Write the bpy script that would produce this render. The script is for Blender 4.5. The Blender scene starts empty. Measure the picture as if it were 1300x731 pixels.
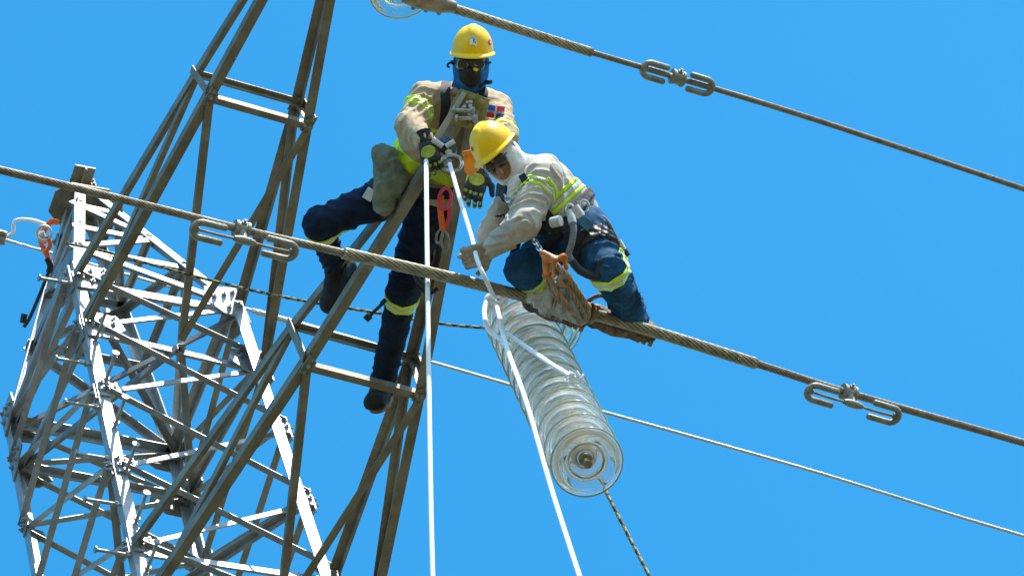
import bpy, math, random
import numpy as np
from math import radians, sin, cos, pi
random.seed(4); rng = np.random.default_rng(4)
S = bpy.context.scene; COL = S.collection
# ------------------------------------------------------------------ camera, sky, sun, exposure
PITCH, ROLL, FPX = radians(53), radians(18), 6600.0
CAM = np.array([0, 0, 1.6])
FW = np.array([0, cos(PITCH), sin(PITCH)]); u0 = np.array([0, -sin(PITCH), cos(PITCH)]); r0 = np.array([1., 0, 0])
UP = cos(ROLL)*u0 + sin(ROLL)*r0; RT = cos(ROLL)*r0 - sin(ROLL)*u0
from mathutils import Matrix, Vector
cd = bpy.data.cameras.new('camera'); co = bpy.data.objects.new('camera', cd); COL.objects.link(co)
co.matrix_world = Matrix([[RT[i], UP[i], -FW[i], CAM[i]] for i in range(3)] + [[0, 0, 0, 1]])
cd.sensor_width = 36; cd.lens = FPX/1300*36; cd.clip_start = .5; cd.clip_end = 20000
S.camera = co
SUN = np.array([.42, -.30, .86]); SUN /= np.linalg.norm(SUN)
W = bpy.data.worlds.new("World"); S.world = W; W.use_nodes = True
nt = W.node_tree; bg = nt.nodes['Background']; sky = nt.nodes.new('ShaderNodeTexSky')
sky.sky_type = 'NISHITA'; sky.sun_disc = False
sky.sun_elevation = math.asin(SUN[2]); sky.sun_rotation = math.atan2(SUN[0], SUN[1])
sky.air_density = 1.0; sky.dust_density = .6; sky.ozone_density = 2.2
hs = nt.nodes.new('ShaderNodeHueSaturation'); hs.inputs['Hue'].default_value = .483; hs.inputs['Saturation'].default_value = 1.40; hs.inputs['Value'].default_value = 1.20
nt.links.new(sky.outputs[0], hs.inputs['Color']); nt.links.new(hs.outputs[0], bg.inputs[0]); bg.inputs[1].default_value = .15
sl = bpy.data.lights.new('sun', 'SUN'); sl.energy = 5; sl.angle = radians(.5); sl.color = (1, .955, .88)
so = bpy.data.objects.new('sun', sl); COL.objects.link(so); so.location = (0, 0, 60)
so.rotation_euler = Vector(SUN).to_track_quat('Z', 'Y').to_euler()
S.view_settings.view_transform = 'Standard'; S.view_settings.look = 'None'; S.view_settings.gamma = 1
S.view_settings.exposure = .85; S.view_settings.use_curve_mapping = False
S.render.engine = 'CYCLES'
S.cycles.transparent_max_bounces = 24; S.cycles.transmission_bounces = 14; S.cycles.max_bounces = 16

# ------------------------------------------------------------------ vector helpers
A_ = lambda *v: np.array(v, float)
def nz(v): v = np.asarray(v, float); return v/np.linalg.norm(v)
def ray(px, py): return FW + RT*(px-650)/FPX + UP*(365.5-py)/FPX
def P(px, py, d): return CAM + ray(px, py)*d
def H(px, py, z): r = ray(px, py); return CAM + r*(z-CAM[2])/r[2]
def Q(px, py, dz=0.): return P(px, py, 22-dz)          # dz metres nearer than the arm tip
def V(x, y, z): return nz(x*RT + y*UP - z*FW)
def pix(p): v = p-CAM; d = v@FW; return 650+FPX*(v@RT)/d, 365.5-FPX*(v@UP)/d
WUP = A_(0, 0, 1)

# ------------------------------------------------------------------ materials
def mat(name, col, rough=.6, metal=0., var=0., col2=None, scale=8., bump=0., bscale=60., spec=.5, detail=5., coat=0., thr=(.35, .65), stretch=None, dist=.01):
    m = bpy.data.materials.new(name); m.use_nodes = True; n = m.node_tree.nodes; l = m.node_tree.links
    b = n['Principled BSDF']; b.inputs['Roughness'].default_value = rough; b.inputs['Metallic'].default_value = metal
    b.inputs['Specular IOR Level'].default_value = spec; b.inputs['Coat Weight'].default_value = coat
    tc = n.new('ShaderNodeTexCoord'); mp = n.new('ShaderNodeMapping'); l.new(tc.outputs['Object'], mp.inputs[0])
    if stretch: mp.inputs['Scale'].default_value = stretch
    if col2 is None: col2 = tuple(c*(1-var) for c in col)
    no = n.new('ShaderNodeTexNoise'); no.inputs['Scale'].default_value = scale; no.inputs['Detail'].default_value = detail; no.inputs['Roughness'].default_value = .65
    l.new(mp.outputs[0], no.inputs['Vector'])
    r = n.new('ShaderNodeValToRGB'); r.color_ramp.elements[0].position = thr[0]; r.color_ramp.elements[1].position = thr[1]
    r.color_ramp.elements[0].color = (*col2, 1); r.color_ramp.elements[1].color = (*col, 1)
    l.new(no.outputs[0], r.inputs[0]); l.new(r.outputs[0], b.inputs['Base Color'])
    mr = n.new('ShaderNodeMapRange'); mr.inputs['To Min'].default_value = min(1, rough*1.2); mr.inputs['To Max'].default_value = rough*.8
    l.new(no.outputs[0], mr.inputs[0]); l.new(mr.outputs[0], b.inputs['Roughness'])
    if bump:
        n2 = n.new('ShaderNodeTexNoise'); n2.inputs['Scale'].default_value = bscale; n2.inputs['Detail'].default_value = 4
        l.new(mp.outputs[0], n2.inputs['Vector'])
        bu = n.new('ShaderNodeBump'); bu.inputs['Strength'].default_value = bump; bu.inputs['Distance'].default_value = dist
        l.new(n2.outputs[0], bu.inputs['Height']); l.new(bu.outputs[0], b.inputs['Normal'])
    return m
M = {}
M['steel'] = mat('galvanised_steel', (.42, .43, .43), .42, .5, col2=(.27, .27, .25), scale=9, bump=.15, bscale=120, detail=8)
M['steel_old_shade'] = mat('weathered_shaded_steel', (.26, .24, .18), .55, .2, col2=(.13, .11, .075), scale=6, bump=.25, bscale=90, detail=10, thr=(.34, .62))  # weathered brown, base also darkened to paint in shade of undersides and back faces
M['steel_shade'] = mat('shaded_galvanised_steel', (.31, .325, .33), .45, .4, col2=(.19, .19, .175), scale=9, bump=.15, bscale=120, detail=8)  # darker copy of the galvanised steel; shade on the braces is in the colour
M['bolt'] = mat('bolt_steel', (.42, .42, .40), .45, .4, col2=(.2, .18, .15), scale=40)
M['plate'] = mat('zinc_plate', (.30, .27, .09), .5, .2, col2=(.17, .15, .06), scale=20)
M['cond'] = mat('weathered_aluminium', (.30, .25, .18), .5, .2, col2=(.15, .12, .08), scale=25)
M['rod'] = mat('armour_rod_aluminium', (.38, .33, .22), .45, .3, col2=(.18, .15, .09), scale=30)
M['alu'] = mat('cast_aluminium', (.60, .60, .57), .45, .15, col2=(.42, .41, .37), scale=30)
M['iron'] = mat('dull_cast_iron', (.30, .29, .24), .55, .2, col2=(.17, .16, .12), scale=22, bump=.3, bscale=80)
M['wire'] = mat('bright_wire', (.62, .62, .60), .4, .3, col2=(.5, .5, .48), scale=30)
M['white_rope'] = mat('white_rope', (.93, .93, .94), .8, 0, var=.06, scale=120, bump=.5, bscale=300)
M['tan'] = mat('tan_workwear', (.52, .41, .27), .9, 0, col2=(.40, .30, .19), scale=7, bump=.25, bscale=500, spec=.15)
M['grey'] = mat('light_grey_workwear', (.54, .48, .40), .9, 0, col2=(.38, .33, .27), scale=7, bump=.25, bscale=500, spec=.15)
M['navy'] = mat('navy_cotton', (.009, .019, .048), .9, 0, col2=(.006, .011, .028), scale=9, bump=.25, bscale=500, spec=.2)
M['blue'] = mat('blue_denim', (.02, .10, .21), .9, 0, col2=(.010, .045, .095), scale=9, bump=.3, bscale=400, spec=.2)
M['lime'] = mat('high_visibility_lime', (.66, .86, .02), .6, 0, var=.12, scale=20)
M['padlime'] = mat('dull_lime_rubber', (.36, .42, .04), .7, 0, var=.4, scale=60)
M['silver'] = mat('reflective_tape', (.62, .63, .60), .35, .3, var=.2, scale=30)
M['yellow'] = mat('yellow_helmet_plastic', (.95, .555, .004), .36, 0, col2=(.80, .42, .006), scale=16, coat=.06, detail=10, spec=.3, thr=(.3, .5))
M['black'] = mat('black_webbing', (.012, .012, .014), .75, 0, var=.5, scale=40, bump=.3, bscale=300)
M['rubber'] = mat('black_rubber', (.018, .019, .018), .55, 0, var=.4, scale=60)
M['lens'] = mat('dark_lens', (.01, .012, .011), .08, 0, var=.2, scale=5, coat=.6)
M['hoodblue'] = mat('blue_hood_cloth', (.02, .17, .42), .85, 0, col2=(.012, .10, .28), scale=20, bump=.3, bscale=300, spec=.2)
M['hoodgrey'] = mat('pale_hood_cloth', (.70, .68, .66), .9, 0, col2=(.56, .53, .50), scale=12, bump=.3, bscale=300, spec=.15)
M['skin'] = mat('skin', (.34, .155, .09), .55, 0, col2=(.27, .115, .065), scale=25)
M['boot'] = mat('black_boot_leather', (.028, .026, .024), .7, 0, col2=(.012, .011, .01), spec=.25, scale=30, bump=.3, bscale=120)
M['bootbrown'] = mat('brown_boot_leather', (.13, .085, .05), .7, 0, col2=(.06, .04, .025), scale=25, bump=.4, bscale=100)
M['sole'] = mat('brown_rubber_sole', (.33, .22, .13), .8, 0, col2=(.13, .085, .05), scale=30, bump=.25, bscale=60)
M['canvas'] = mat('grey_green_canvas', (.22, .25, .19), .9, 0, col2=(.13, .15, .11), scale=14, bump=.4, bscale=250, spec=.15)
M['orange'] = mat('orange_strap', (.85, .14, .01), .6, 0, var=.25, scale=30)
M['amber'] = mat('amber_nylon', (.80, .27, .01), .6, 0, col2=(.60, .18, .01), scale=30, bump=.3, bscale=200)
M['pink'] = mat('pink_red_strap', (.80, .04, .09), .5, 0, var=.25, scale=30)
M['orangehook'] = mat('worn_orange_paint', (.72, .20, .015), .5, 0, col2=(.30, .09, .015), scale=30)
M['tansling'] = mat('tan_leather_sling', (.34, .22, .12), .8, 0, col2=(.20, .125, .06), scale=25, bump=.4, bscale=150)
M['chain'] = mat('bright_chain_steel', (.60, .60, .58), .25, .8, var=.3, scale=40)
M['hose'] = mat('grey_hose', (.22, .22, .21), .7, 0, col2=(.12, .12, .12), scale=60)
M['leatherglove'] = mat('tan_leather_glove', (.42, .34, .24), .85, 0, col2=(.24, .18, .12), scale=25, bump=.4, bscale=150)
M['cuff'] = mat('pale_cuff', (.55, .52, .45), .8, 0, var=.3, scale=20)
M['red'] = mat('red_print', (.55, .01, .03), .5); M['bluep'] = mat('blue_print', (.01, .06, .45), .5); M['whitep'] = mat('white_print', (.8, .8, .8), .5)
M['palebluep'] = mat('pale_blue_print', (.25, .50, .70), .5); M['darkp'] = mat('dark_print', (.03, .03, .04), .5)
M['bluetool'] = mat('blue_steel_tool', (.06, .20, .34), .4, .4, var=.5, scale=40)
def glass():
    m = bpy.data.materials.new('toughened_glass'); m.use_nodes = True; b = m.node_tree.nodes['Principled BSDF']
    b.inputs['Base Color'].default_value = (1, 1, .96, 1); b.inputs['Roughness'].default_value = .045
    b.inputs['Transmission Weight'].default_value = .90; b.inputs['IOR'].default_value = 1.5
    return m
M['rim'] = mat('yellowish_glass_edge', (.50, .48, .24), .15, 0, col2=(.36, .35, .17), scale=10, coat=.5)
M['glass'] = glass()
def glass2():
    m = glass(); m.name = 'green_tinted_glass'; m.node_tree.nodes['Principled BSDF'].inputs['Base Color'].default_value = (.75, .95, .92, 1); return m
M['glass_green'] = glass2()
def striped_rope():
    m = bpy.data.materials.new('black_yellow_rope'); m.use_nodes = True; n = m.node_tree.nodes; l = m.node_tree.links; b = n['Principled BSDF']
    b.inputs['Roughness'].default_value = .8
    at = n.new('ShaderNodeAttribute'); at.attribute_name = 'stripe'
    r = n.new('ShaderNodeValToRGB'); r.color_ramp.interpolation = 'CONSTANT'
    r.color_ramp.elements[0].color = (.03, .03, .025, 1); r.color_ramp.elements[1].position = .5; r.color_ramp.elements[1].color = (.30, .26, .09, 1)
    l.new(at.outputs['Fac'], r.inputs[0]); l.new(r.outputs[0], b.inputs['Base Color']); return m
M['striped'] = striped_rope()

# ------------------------------------------------------------------ object helpers
LOC = {}
def tag(o, label=None, cat=None, group=None, kind=None):
    if label: o['label'] = label
    if cat: o['category'] = cat
    if group: o['group'] = group
    if kind: o['kind'] = kind
    return o
def thing(name, loc, label, cat, group=None):
    o = bpy.data.objects.new(name, None); COL.objects.link(o); o.location = loc; o.empty_display_size = .1
    LOC[o] = np.array(loc, float); return tag(o, label, cat, group)
class MB:
    def __init__(s): s.v = []; s.f = []; s.attr = []
    def add(s, v, f, attr=None):
        b = len(s.v); s.v += [tuple(x) for x in v]; s.f += [tuple(i+b for i in q) for q in f]
        s.attr += list(attr) if attr is not None else [0.]*len(v)
    def build(s, name, m, parent=None, smooth=True, angle=35, bevel=0):
        me = bpy.data.meshes.new(name); v = np.array(s.v); c = v.mean(0)
        me.from_pydata((v-c).tolist(), [], s.f); me.materials.append(M[m] if isinstance(m, str) else m)
        if any(s.attr):
            a = me.attributes.new('stripe', 'FLOAT', 'POINT'); a.data.foreach_set('value', s.attr)
        o = bpy.data.objects.new(name, me); COL.objects.link(o)
        if smooth:
            me.polygons.foreach_set('use_smooth', [True]*len(me.polygons))
            if angle < 180: me.set_sharp_from_angle(angle=radians(angle))
        if bevel:
            b = o.modifiers.new('bevel', 'BEVEL'); b.width = bevel; b.segments = 2; b.limit_method = 'ANGLE'
        if parent is not None: o.parent = parent; o.location = c-LOC[parent]
        else: o.location = c
        LOC[o] = c; me.update(); return o
    # extrude a polygon (2-D) between p and q with axes a,b
    def prism(s, p, q, poly, a, b):
        n = len(poly); v = [p+a*x+b*y for x, y in poly]+[q+a*x+b*y for x, y in poly]
        f = [(i, (i+1) % n, n+(i+1) % n, n+i) for i in range(n)]+[tuple(range(n))[::-1], tuple(range(n, 2*n))]
        s.add(v, f)
    def angle_bar(s, p, q, w, t, a, b, wa=None):
        wa = wa or w
        m = nz(q-p); a = nz(a-m*(a@m)); b = b-m*(b@m); b = nz(b-a*(b@a))
        poly = [(0, 0), (wa, 0), (wa, t), (t, t), (t, w), (0, w)]
        if np.cross(a, b)@m < 0: poly = poly[::-1]
        s.prism(p, q, poly, a, b)
    def box(s, c, ax, h):
        ax = [nz(x) for x in ax]
        v = [c+ax[0]*h[0]*i+ax[1]*h[1]*j+ax[2]*h[2]*k for i in (-1, 1) for j in (-1, 1) for k in (-1, 1)]
        s.add(v, [(0, 1, 3, 2), (4, 6, 7, 5), (0, 4, 5, 1), (2, 3, 7, 6), (0, 2, 6, 4), (1, 5, 7, 3)])
    def plate(s, pts, n, t):
        n = nz(n); k = len(pts); v = [p-n*t/2 for p in pts]+[p+n*t/2 for p in pts]
        s.add(v, [tuple(range(k))[::-1], tuple(range(k, 2*k))]+[(i, (i+1) % k, k+(i+1) % k, k+i) for i in range(k)])
    def tube(s, pts, r, n=8, closed=False, lobes=0, depth=0., pitch=.3, stripe=False, taper=None, flat=None):
        pts = [np.asarray(p, float) for p in pts]; m = len(pts); rr = r if hasattr(r, '__len__') else [r]*m
        T = [nz(pts[(i+1) % m]-pts[i-1]) if closed else nz(pts[min(i+1, m-1)]-pts[max(i-1, 0)]) for i in range(m)]
        a = np.cross(T[0], A_(.3, .2, .93)); a = nz(a); v = []; at = []; L = 0
        for i in range(m):
            a = nz(a-T[i]*(a@T[i])); b = np.cross(T[i], a)
            if i: L += np.linalg.norm(pts[i]-pts[i-1])
            for j in range(n):
                th = 2*pi*j/n
                r_ = rr[i]
                if lobes: r_ *= 1-depth*abs(sin(lobes*(th-2*pi*L/pitch)/2+1e-4)) if False else 1-depth*(1-abs(sin(lobes*.5*(th-2*pi*L/pitch))))
                v.append(pts[i]+a*cos(th)*r_+b*sin(th)*r_*(flat or 1)); at.append(((j/n*1-L/pitch) % 1) if stripe else 0.)
        R_ = m if closed else m-1
        f = [(i*n+j, i*n+(j+1) % n, ((i+1) % m)*n+(j+1) % n, ((i+1) % m)*n+j) for i in range(R_) for j in range(n)]
        if not closed: f += [tuple(range(n))[::-1], tuple(range((m-1)*n, m*n))]
        s.add(v, f, at)
    def cyl(s, p, q, r, n=10, r2=None): s.tube([p, q], [r, r if r2 is None else r2], n)
    def hexbolt(s, p, d, r=.013, h=.011):
        d = nz(d); s.tube([p, p+d*h], r, 6); s.tube([p+d*h, p+d*(h+.010)], r*.5, 6)
    def lathe(s, o, ax, prof, n=40, closed=False):
        ax = nz(ax); a = nz(np.cross(ax, A_(.3, .5, .8))); b = np.cross(ax, a); v = []
        for r, h in prof:
            for j in range(n): v.append(o+ax*h+(a*cos(2*pi*j/n)+b*sin(2*pi*j/n))*r)
        m = len(prof)
        f = [(i*n+j, ((i+1) % m)*n+j, ((i+1) % m)*n+(j+1) % n, i*n+(j+1) % n) for i in range(m if closed else m-1) for j in range(n)]
        if not closed: f += [tuple(range(n)), tuple(range((m-1)*n, m*n))[::-1]]
        s.add(v, f)
def spline(pts, step):
    pts = [np.asarray(p, float) for p in pts]; out = []
    q = [2*pts[0]-pts[1]]+pts+[2*pts[-1]-pts[-2]]
    for i in range(1, len(q)-2):
        n = max(2, int(np.linalg.norm(q[i+1]-q[i])/step))
        for k in range(n):
            t = k/n; out.append(.5*(2*q[i]+(q[i+1]-q[i-1])*t+(2*q[i-1]-5*q[i]+4*q[i+1]-q[i+2])*t*t+(3*q[i]-q[i-1]-3*q[i+1]+q[i+2])*t**3))
    return out+[pts[-1]]

# ------------------------------------------------------------------ implicit surfaces (bodies, clothing, gloves, boots)
LAT = rng.random((32, 32, 32))*2-1
def noise(p, s):
    p = p*s; i = np.floor(p).astype(int); f = p-i; f = f*f*(3-2*f); i &= 31; j = (i+1) & 31; r = 0
    for dx in (0, 1):
        for dy in (0, 1):
            for dz in (0, 1):
                w = (f[..., 0] if dx else 1-f[..., 0])*(f[..., 1] if dy else 1-f[..., 1])*(f[..., 2] if dz else 1-f[..., 2])
                r = r+w*LAT[(j if dx else i)[..., 0], (j if dy else i)[..., 1], (j if dz else i)[..., 2]]
    return r
def cap(a, b, ra, rb=None, amp=0., lam=.07): return ('c', np.asarray(a), np.asarray(b), ra, ra if rb is None else rb, amp, lam)
def ell(c, ax, r): return ('e', np.asarray(c), np.array([nz(x) for x in ax]), np.array(r, float))
NW2 = [0]
def field(p, prims, k=.02, nw=None):
    d = None
    if nw is not None: NW2[0] = noise(p+7.7, 6.)
    for q in prims:
        if q[0] == 'c':
            _, a, b, ra, rb, amp, lam = q; ab = b-a; L2 = ab@ab+1e-12
            t = np.clip(((p-a)@ab)/L2, 0, 1); e = np.linalg.norm(p-a-t[..., None]*ab, axis=-1)-(ra+(rb-ra)*t)
            if amp:
                L = math.sqrt(L2); u_ = ab/L; s1 = nz(np.cross(u_, A_(.3, .7, .2))); s2 = np.cross(u_, s1)
                x1 = (p-a)@s1; x2 = (p-a)@s2
                mk = np.clip(.55+1.3*NW2[0], .05, 1)
                ph = (t*L*.9+.55*x1*np.sign(nw+.2))/(lam*.8)*2*pi+6.5*nw
                ph2 = (t*L*.5-.9*x2+.5*x1)/(lam*.62)*2*pi+6*NW2[0]
                e = e-amp*mk*((1-np.abs(np.sin(ph*.5)))**1.3*1.5-.4)-amp*(1-mk)*((1-np.abs(np.sin(ph2*.5)))**1.3*1.2-.3)
        else:
            _, c, ax, r = q; l = (p-c)@ax.T; k0 = np.linalg.norm(l/r, axis=-1); k1 = np.linalg.norm(l/r**2, axis=-1)+1e-9; e = k0*(k0-1)/k1
        if d is None: d = e
        else:
            h = np.clip(.5+.5*(d-e)/k, 0, 1); d = e*h+d*(1-h)-k*h*(1-h)
    return d
def bounds(prims):
    lo = []; hi = []
    for q in prims:
        if q[0] == 'c':
            for c, r in ((q[1], q[3]), (q[2], q[4])): lo.append(c-r); hi.append(c+r)
        else: r = q[3].max(); lo.append(q[1]-r); hi.append(q[1]+r)
    return np.min(lo, 0), np.max(hi, 0)
def nets(fn, lo, hi, h):
    n = np.ceil((hi-lo)/h).astype(int)+2
    g = [lo[i]+h*np.arange(n[i]) for i in range(3)]
    Vv = np.empty(n)
    for i in range(0, n[0], 24):
        X = np.stack(np.meshgrid(g[0][i:i+24], g[1], g[2], indexing='ij'), -1); Vv[i:i+24] = fn(X)
    s = Vv < 0; c = [(i, j, k) for i in (0, 1) for j in (0, 1) for k in (0, 1)]
    sh = lambda A, o: A[o[0]:n[0]-1+o[0], o[1]:n[1]-1+o[1], o[2]:n[2]-1+o[2]]
    cnt = sum(sh(s, o).astype(int) for o in c); act = np.argwhere((cnt > 0) & (cnt < 8)); idx = -np.ones(n-1, int)
    idx[tuple(act.T)] = np.arange(len(act)); acc = np.zeros((len(act), 3)); w = np.zeros(len(act))
    for a in c:
        for ax in range(3):
            if a[ax]: continue
            b = list(a); b[ax] = 1
            va = Vv[tuple((act+a).T)]; vb = Vv[tuple((act+b).T)]; m = (va < 0) != (vb < 0)
            t = va/np.where(va-vb == 0, 1, va-vb); pt = np.array(a, float)+np.zeros((len(act), 3)); pt[:, ax] += t
            acc[m] += pt[m]; w[m] += 1
    v = lo+h*(act+acc/w[:, None]); F = []
    for ax in range(3):
        o1, o2 = [(1, 2), (2, 0), (0, 1)][ax]
        e = [slice(None)]*3; e2 = list(e); e[ax] = slice(0, n[ax]-1); e2[ax] = slice(1, n[ax])
        m = s[tuple(e)] != s[tuple(e2)]; ids = np.argwhere(m)
        ids = ids[(ids[:, o1] > 0) & (ids[:, o2] > 0) & (ids[:, o1] < n[o1]-1) & (ids[:, o2] < n[o2]-1)]
        d1 = np.zeros(3, int); d1[o1] = 1; d2 = np.zeros(3, int); d2[o2] = 1
        q = np.stack([idx[tuple((ids-d1-d2).T)], idx[tuple((ids-d2).T)], idx[tuple(ids.T)], idx[tuple((ids-d1).T)]], 1)
        fl = ~s[tuple(ids.T)]; q[fl] = q[fl][:, ::-1]; F.append(q)
    return v, np.concatenate(F)
def solid(name, m, parent, fn, lo, hi, h):
    v, f = nets(fn, lo-2.5*h, hi+2.5*h, h); b = MB(); b.v = v.tolist(); b.f = f.tolist(); b.attr = [0.]*len(v)
    return b.build(name, m, parent, angle=180)
def cloth_fn(prims, k=.03, off=0., rough=.004, hole=None):
    def fn(X):
        nw = noise(X, 9.); d = field(X, prims, k, nw)-off
        d = d-rough*(1-np.abs(noise(X+3.1, 16.)))**2-rough*.5*noise(X, 45.)
        if hole is not None: d = hole(X, d)
        return d
    return fn
def cloth(name, m, parent, prims, h=.007, k=.03, **kw):
    lo, hi = bounds(prims); return solid(name, m, parent, cloth_fn(prims, k, **kw), lo-.01, hi+.01, h)
def band(name, m, parent, prims, c, n, hw, rad, k=.03, off=.004, h=.004):
    n = nz(n); f0 = cloth_fn(prims, k, off)
    fn = lambda X: np.maximum(np.maximum(f0(X), np.abs((X-c)@n)-hw), np.linalg.norm(X-c, axis=-1)-rad)
    return solid(name, m, parent, fn, c-rad, c+rad, h)
def body(parent, prims, m='skin', h=.008, k=.02):
    lo, hi = bounds(prims); return solid('body', m, parent, lambda X: field(X, prims, k), lo, hi, h)

def glove(parent, wrist, d, nrm, side, m, curl=(.5, .5, .45), spread=.12, s=1., pads=None, name='glove', thumb=(.75, .5), cuffm=None):
    """d: towards the fingers, nrm: out of the BACK of the hand, side: towards the thumb"""
    d = nz(d); nrm = nz(nrm-d*(nrm@d)); sd = np.cross(d, nrm); sd = sd if sd@side > 0 else -sd
    pr = []; knuck = []
    for i, (off, L) in enumerate(((.032, .072), (.011, .080), (-.011, .074), (-.031, .058))):
        b = wrist+d*.085*s+sd*off*s; pr.append(cap(wrist+d*.015*s+sd*off*.6*s, b, .018*s, .0135*s))
        f = nz(d+sd*off*spread*20*.3); ang = 0; p = b
        for j, (fr, c) in enumerate(zip((.45, .32, .23), curl)):
            ang += c*(1+.12*math.sin(i*2.3)); dv = nz(f*cos(ang)-nrm*sin(ang)); q = p+dv*L*fr*s*1.15
            pr.append(cap(p, q, (.0105-.0011*j)*s, (.0096-.0011*j)*s))
            up = nz(f*sin(ang)+nrm*cos(ang)); knuck.append(((p+q)/2+up*.010*s, dv, up, sd)); p = q
    b = wrist+d*.03*s+sd*.026*s; t1 = b+nz(sd*thumb[0]+d*thumb[1]-nrm*.25)*.042*s; t2 = t1+nz(sd*.3+d*.8-nrm*.4)*.036*s
    pr += [cap(b, t1, .018*s, .0135*s), cap(t1, t2, .013*s, .0105*s), cap(wrist-d*.02*s, wrist+d*.02*s, .028*s, .026*s)]
    lo, hi = bounds(pr)
    g = solid(name, m, parent, lambda X: field(X, pr, .004)-.0012*noise(X, 70.), lo, hi, .0025)
    if cuffm:
        cb = MB(); cb.tube(spline([wrist-d*.045*s, wrist-d*.02*s, wrist+d*.005*s], .008), [.036*s, .034*s, .033*s, .031*s, .030*s, .030*s][:len(spline([wrist-d*.045*s, wrist-d*.02*s, wrist+d*.005*s], .008))] + [.03*s]*max(0, len(spline([wrist-d*.045*s, wrist-d*.02*s, wrist+d*.005*s], .008))-6), 14)
        cb.build('glove_cuff', cuffm, g)
    if pads:
        pb = MB()
        for c, dv, up, s2 in knuck:
            pb.lathe(c-up*.003*s, up, [(.0085*s, 0), (.008*s, .003*s), (.005*s, .0055*s)], 8)
        pb.build('knuckle_pads', pads, g, angle=50)
        pe = [ell(wrist+d*.056*s+nrm*.022*s, (sd, d, nrm), (.034*s, .027*s, .018*s))]
        c = wrist+d*.05*s; solid('back_pad', pads, g, lambda X: np.maximum(field(X, pr, .012)-.0035, field(X, pe, .01)), c-.075, c+.075, .003)
    return g
def boot(parent, ankle, toe, up, m, L=.25, shaft=None, solem='sole'):
    toe = nz(toe); up = nz(up-toe*(up@toe)); sd = np.cross(toe, up); h0 = ankle-up*.075
    sh = ankle+nz(shaft)*.09 if shaft is not None else ankle+up*.09
    heel = h0-toe*.055; tp = h0+toe*(L-.10)
    pr = [cap(heel+up*.03, ankle, .036, .043), cap(ankle, sh, .046, .052), cap(heel+up*.028, tp+up*.015, .038, .043), cap(ankle+toe*.03-up*.01, tp+up*.022, .044, .037), cap(tp+up*.012-sd*.012, tp+up*.012+sd*.012, .038)]
    lo, hi = bounds(pr)
    b = solid('boot', m, parent, lambda X: np.maximum(field(X, pr, .02)-.0025*noise(X, 30.), -((X-h0)@up)-.012), lo, hi, .0045)
    poly = []; N = 28
    for i in range(N):
        t = 2*pi*i/N; x = cos(t); y = sin(t); w = .044+.009*x if x > -.2 else .038
        if -.4 < x < .2: w *= .88
        poly.append((L/2-.085+x*(L/2), y*w))
    s = MB(); s.prism(h0-up*.036, h0-up*.008, poly, toe, sd)
    # treads
    for i in range(8):
        if i in (3,): continue
        x = -.07+i*(L-.06)/8
        for sg in (-1, 1): s.box(h0+toe*(x+.0)+sd*sg*.019-up*.038, (toe, sd, up), (.009, .015, .004))
    s.build('sole', solem, b, angle=40, bevel=.002)
    lc = MB()
    for i in range(5):
        c = ankle+toe*(.043+.016*i*.6)+up*(.035-.017*i); lc.tube([c-sd*.02, c+toe*.006+up*.006, c+sd*.02], .0028, 6)
    lc.build('lace', 'black', b)
    return b
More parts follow.
